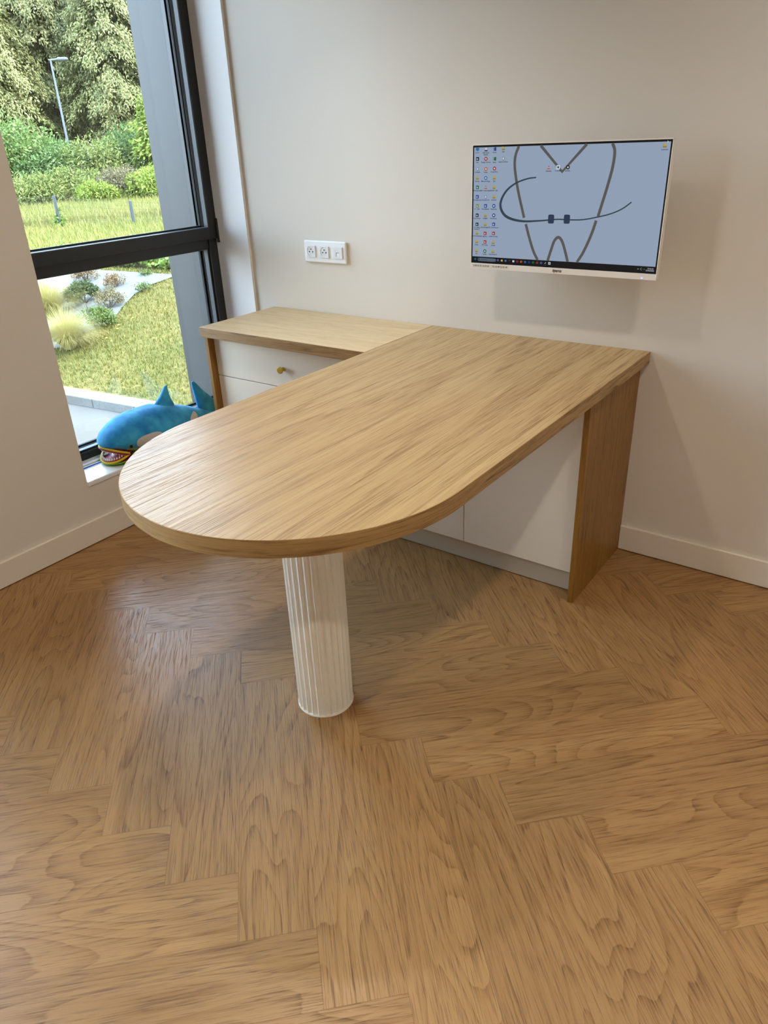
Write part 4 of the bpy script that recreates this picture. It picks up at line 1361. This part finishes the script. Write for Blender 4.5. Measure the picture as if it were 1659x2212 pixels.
# big shrubs behind the meadow
def bush(az, d, w, h, col, label, n, leaf, cl=60, name='bush'):
    a, b = azd(az, d); z = zg(c_of(a, b)); base = world_ab(a, b, z)
    e_ = empty(name, base, label, 'bush')
    cen = (base.x, base.y, z + h * .42)
    V, F = cloud(cen, (w / 2, w / 2, h * .58), n, leaf, cl, core=.6)
    V[:, 2] = np.maximum(V[:, 2], z + .02)
    np_mesh('foliage', V, F, col, e_)
    stems(base, cen, 8, w * .4, M['bark'], e_)
bush(30.0, 47, 5.0, 4.3, GM['blue'], 'blue green bush left of the lamp post', 9000, (.22, .11))
bush(26.6, 46, 4.6, 3.8, GM['mid'], 'green bush out of sight left of the window opening', 6000, (.20, .10))
bush(32.3, 45, 3.6, 3.1, GM['mid'], 'mid green bush below the lamp post', 7000, (.20, .09))
bush(35.0, 45, 4.4, 3.15, GM['gorse'], 'wide yellow green bush in the middle of the hedge row', 9000, (.18, .07))
bush(37.6, 46, 3.8, 3.9, GM['mid'], 'green bush under the lime tree at the right window edge', 7000, (.20, .09))
bush(33.2, 42.5, 3.2, 2.0, GM['gorse'], 'low yellow green bush behind the left fence post', 6000, (.17, .06))
bush(36.0, 41.5, 2.6, 1.9, GM['brown'], 'brownish bush among the green ones behind the fence', 5000, (.15, .06))
bush(30.6, 41.5, 3.0, 1.8, GM['gorse'], 'low bush at the left window edge above the meadow', 5000, (.17, .06))
bush(38.3, 40.5, 2.6, 1.8, GM['lime'], 'bright lime bush at the right edge behind the fence', 5000, (.17, .07))
bush(34.4, 40.5, 2.4, 1.3, GM['lime'], 'low bright green bush just above the meadow grass', 4000, (.16, .06))

def tree(az, d, h, w, col, label, nb, per, leaf, z0f=.18, name='tree', droop=1.0):
    a, b = azd(az, d); z = zg(c_of(a, b)); base = world_ab(a, b, z)
    e_ = empty(name, base, label, 'tree')
    bm = bmesh.new()
    tube(bm, [base, base + Vector((.2, .1, h * .5)), base + Vector((.1, -.1, h * .93))], [.03 * h, .02 * h, .004 * h], 10)
    bm_obj('trunk', bm, M['bark'], e_)
    n = nb * per
    hh = rng.uniform(z0f, .98, nb)
    th = rng.uniform(0, 2 * PI, nb)
    prof = np.clip(np.sin(PI * np.clip((hh - z0f * .3) / (1.04 - z0f * .3), 0, 1) ** .75), .12, 1)
    R_ = w / 2 * prof * rng.uniform(.55, 1.08, nb)
    out = np.stack([np.cos(th), np.sin(th), np.zeros(nb)], 1)
    idx = np.repeat(np.arange(nb), per)
    t = rng.uniform(0, 1, n) ** .7
    o_ = out[idx]; Rr = R_[idx]
    side = np.stack([-o_[:, 1], o_[:, 0], np.zeros(n)], 1)
    spread = rng.normal(0, 1, n) * (.07 + .16 * t) * 1.35
    zz = hh[idx] * h + Rr * (.30 * t - droop * .62 * t ** 2.2) + rng.normal(0, .16, n)
    P = np.array([[base.x, base.y, base.z]]) + o_ * (Rr * t)[:, None] + side * spread[:, None]
    P[:, 2] += zz
    P[:, 2] = np.maximum(P[:, 2], z + .2)
    D = o_ * .55 + side * rng.normal(0, .45, n)[:, None]; D[:, 2] += -.55 * droop + rng.normal(0, .35, n)
    Nn = o_ * .6 + unit(n) * .45 + np.array([[0, 0, .75]])
    V, F = leaf_cards(P, D, Nn, leaf[0] * rng.uniform(.6, 1.5, n), leaf[1] * rng.uniform(.6, 1.4, n))
    np_mesh('crown', V, F, col, e_)
tree(29.2, 66, 15.0, 9.0, GM['tree2'], 'tall drooping evergreen at the left window edge', 430, 200, (.22, .095))
tree(25.2, 68, 15.0, 9.5, GM['tree'], 'tall evergreen out of sight left of the window opening', 300, 130, (.28, .13))
tree(33.0, 70, 17.5, 10.5, GM['tree'], 'tallest dark drooping evergreen behind the street lamp', 520, 200, (.23, .10))
tree(36.9, 66, 15.5, 8.5, GM['tree2'], 'tall olive green evergreen in the middle right of the window', 430, 200, (.22, .095))
tree(40.6, 68, 16.0, 10.0, GM['tree'], 'tall dark evergreen behind the outer window cladding', 330, 140, (.28, .13))
tree(31.2, 84, 21.0, 13.0, GM['tree'], 'dark evergreen far behind the street lamp trees on the left', 240, 130, (.42, .22), droop=.6)
tree(35.2, 86, 21.0, 14.0, GM['tree'], 'dark evergreen far behind the gap between the tall trees', 260, 130, (.42, .22), droop=.6)
tree(39.4, 44, 5.4, 3.6, GM['lime'], 'young lime green tree at the right window edge', 130, 70, (.22, .12), z0f=.08, droop=.4)

# street lamp
M['lamp_grey'] = plain('pale_grey_lamp_steel', lin(0.06175, 0.0715, 0.08125), 0.4)
a, b = azd(33.28, 56.0)
base = world_ab(a, b, zg(c_of(a, b)))
sl = empty('street_lamp', base, 'slim pale grey street lamp with one flat arm in front of the evergreens', 'street lamp')
topz = CAM.z + 56.0 * math.tan(math.radians(5.12))
bm = bmesh.new(); tube(bm, [base, (base.x, base.y, topz)], [.085, .055], 14); bm_obj('pole', bm, M['lamp_grey'], sl, smooth=False)
rv = world_ab(0, 1) - world_ab(0, 0)
mb = bmesh.new()
tube(mb, [Vector((base.x, base.y, topz)) - rv * .12, Vector((base.x, base.y, topz + .04)) + rv * .35], [.05, .05], 10)
bm_obj('arm', mb, M['lamp_grey'], sl)
mb = bmesh.new()
tube(mb, [Vector((base.x, base.y, topz + .04)) + rv * .35, Vector((base.x, base.y, topz + .06)) + rv * .45, Vector((base.x, base.y, topz + .07)) + rv * .95, Vector((base.x, base.y, topz + .07)) + rv * 1.02], [.05, .11, .09, .04], 12)
bm_obj('lamp_head', mb, M['lamp_grey'], sl)
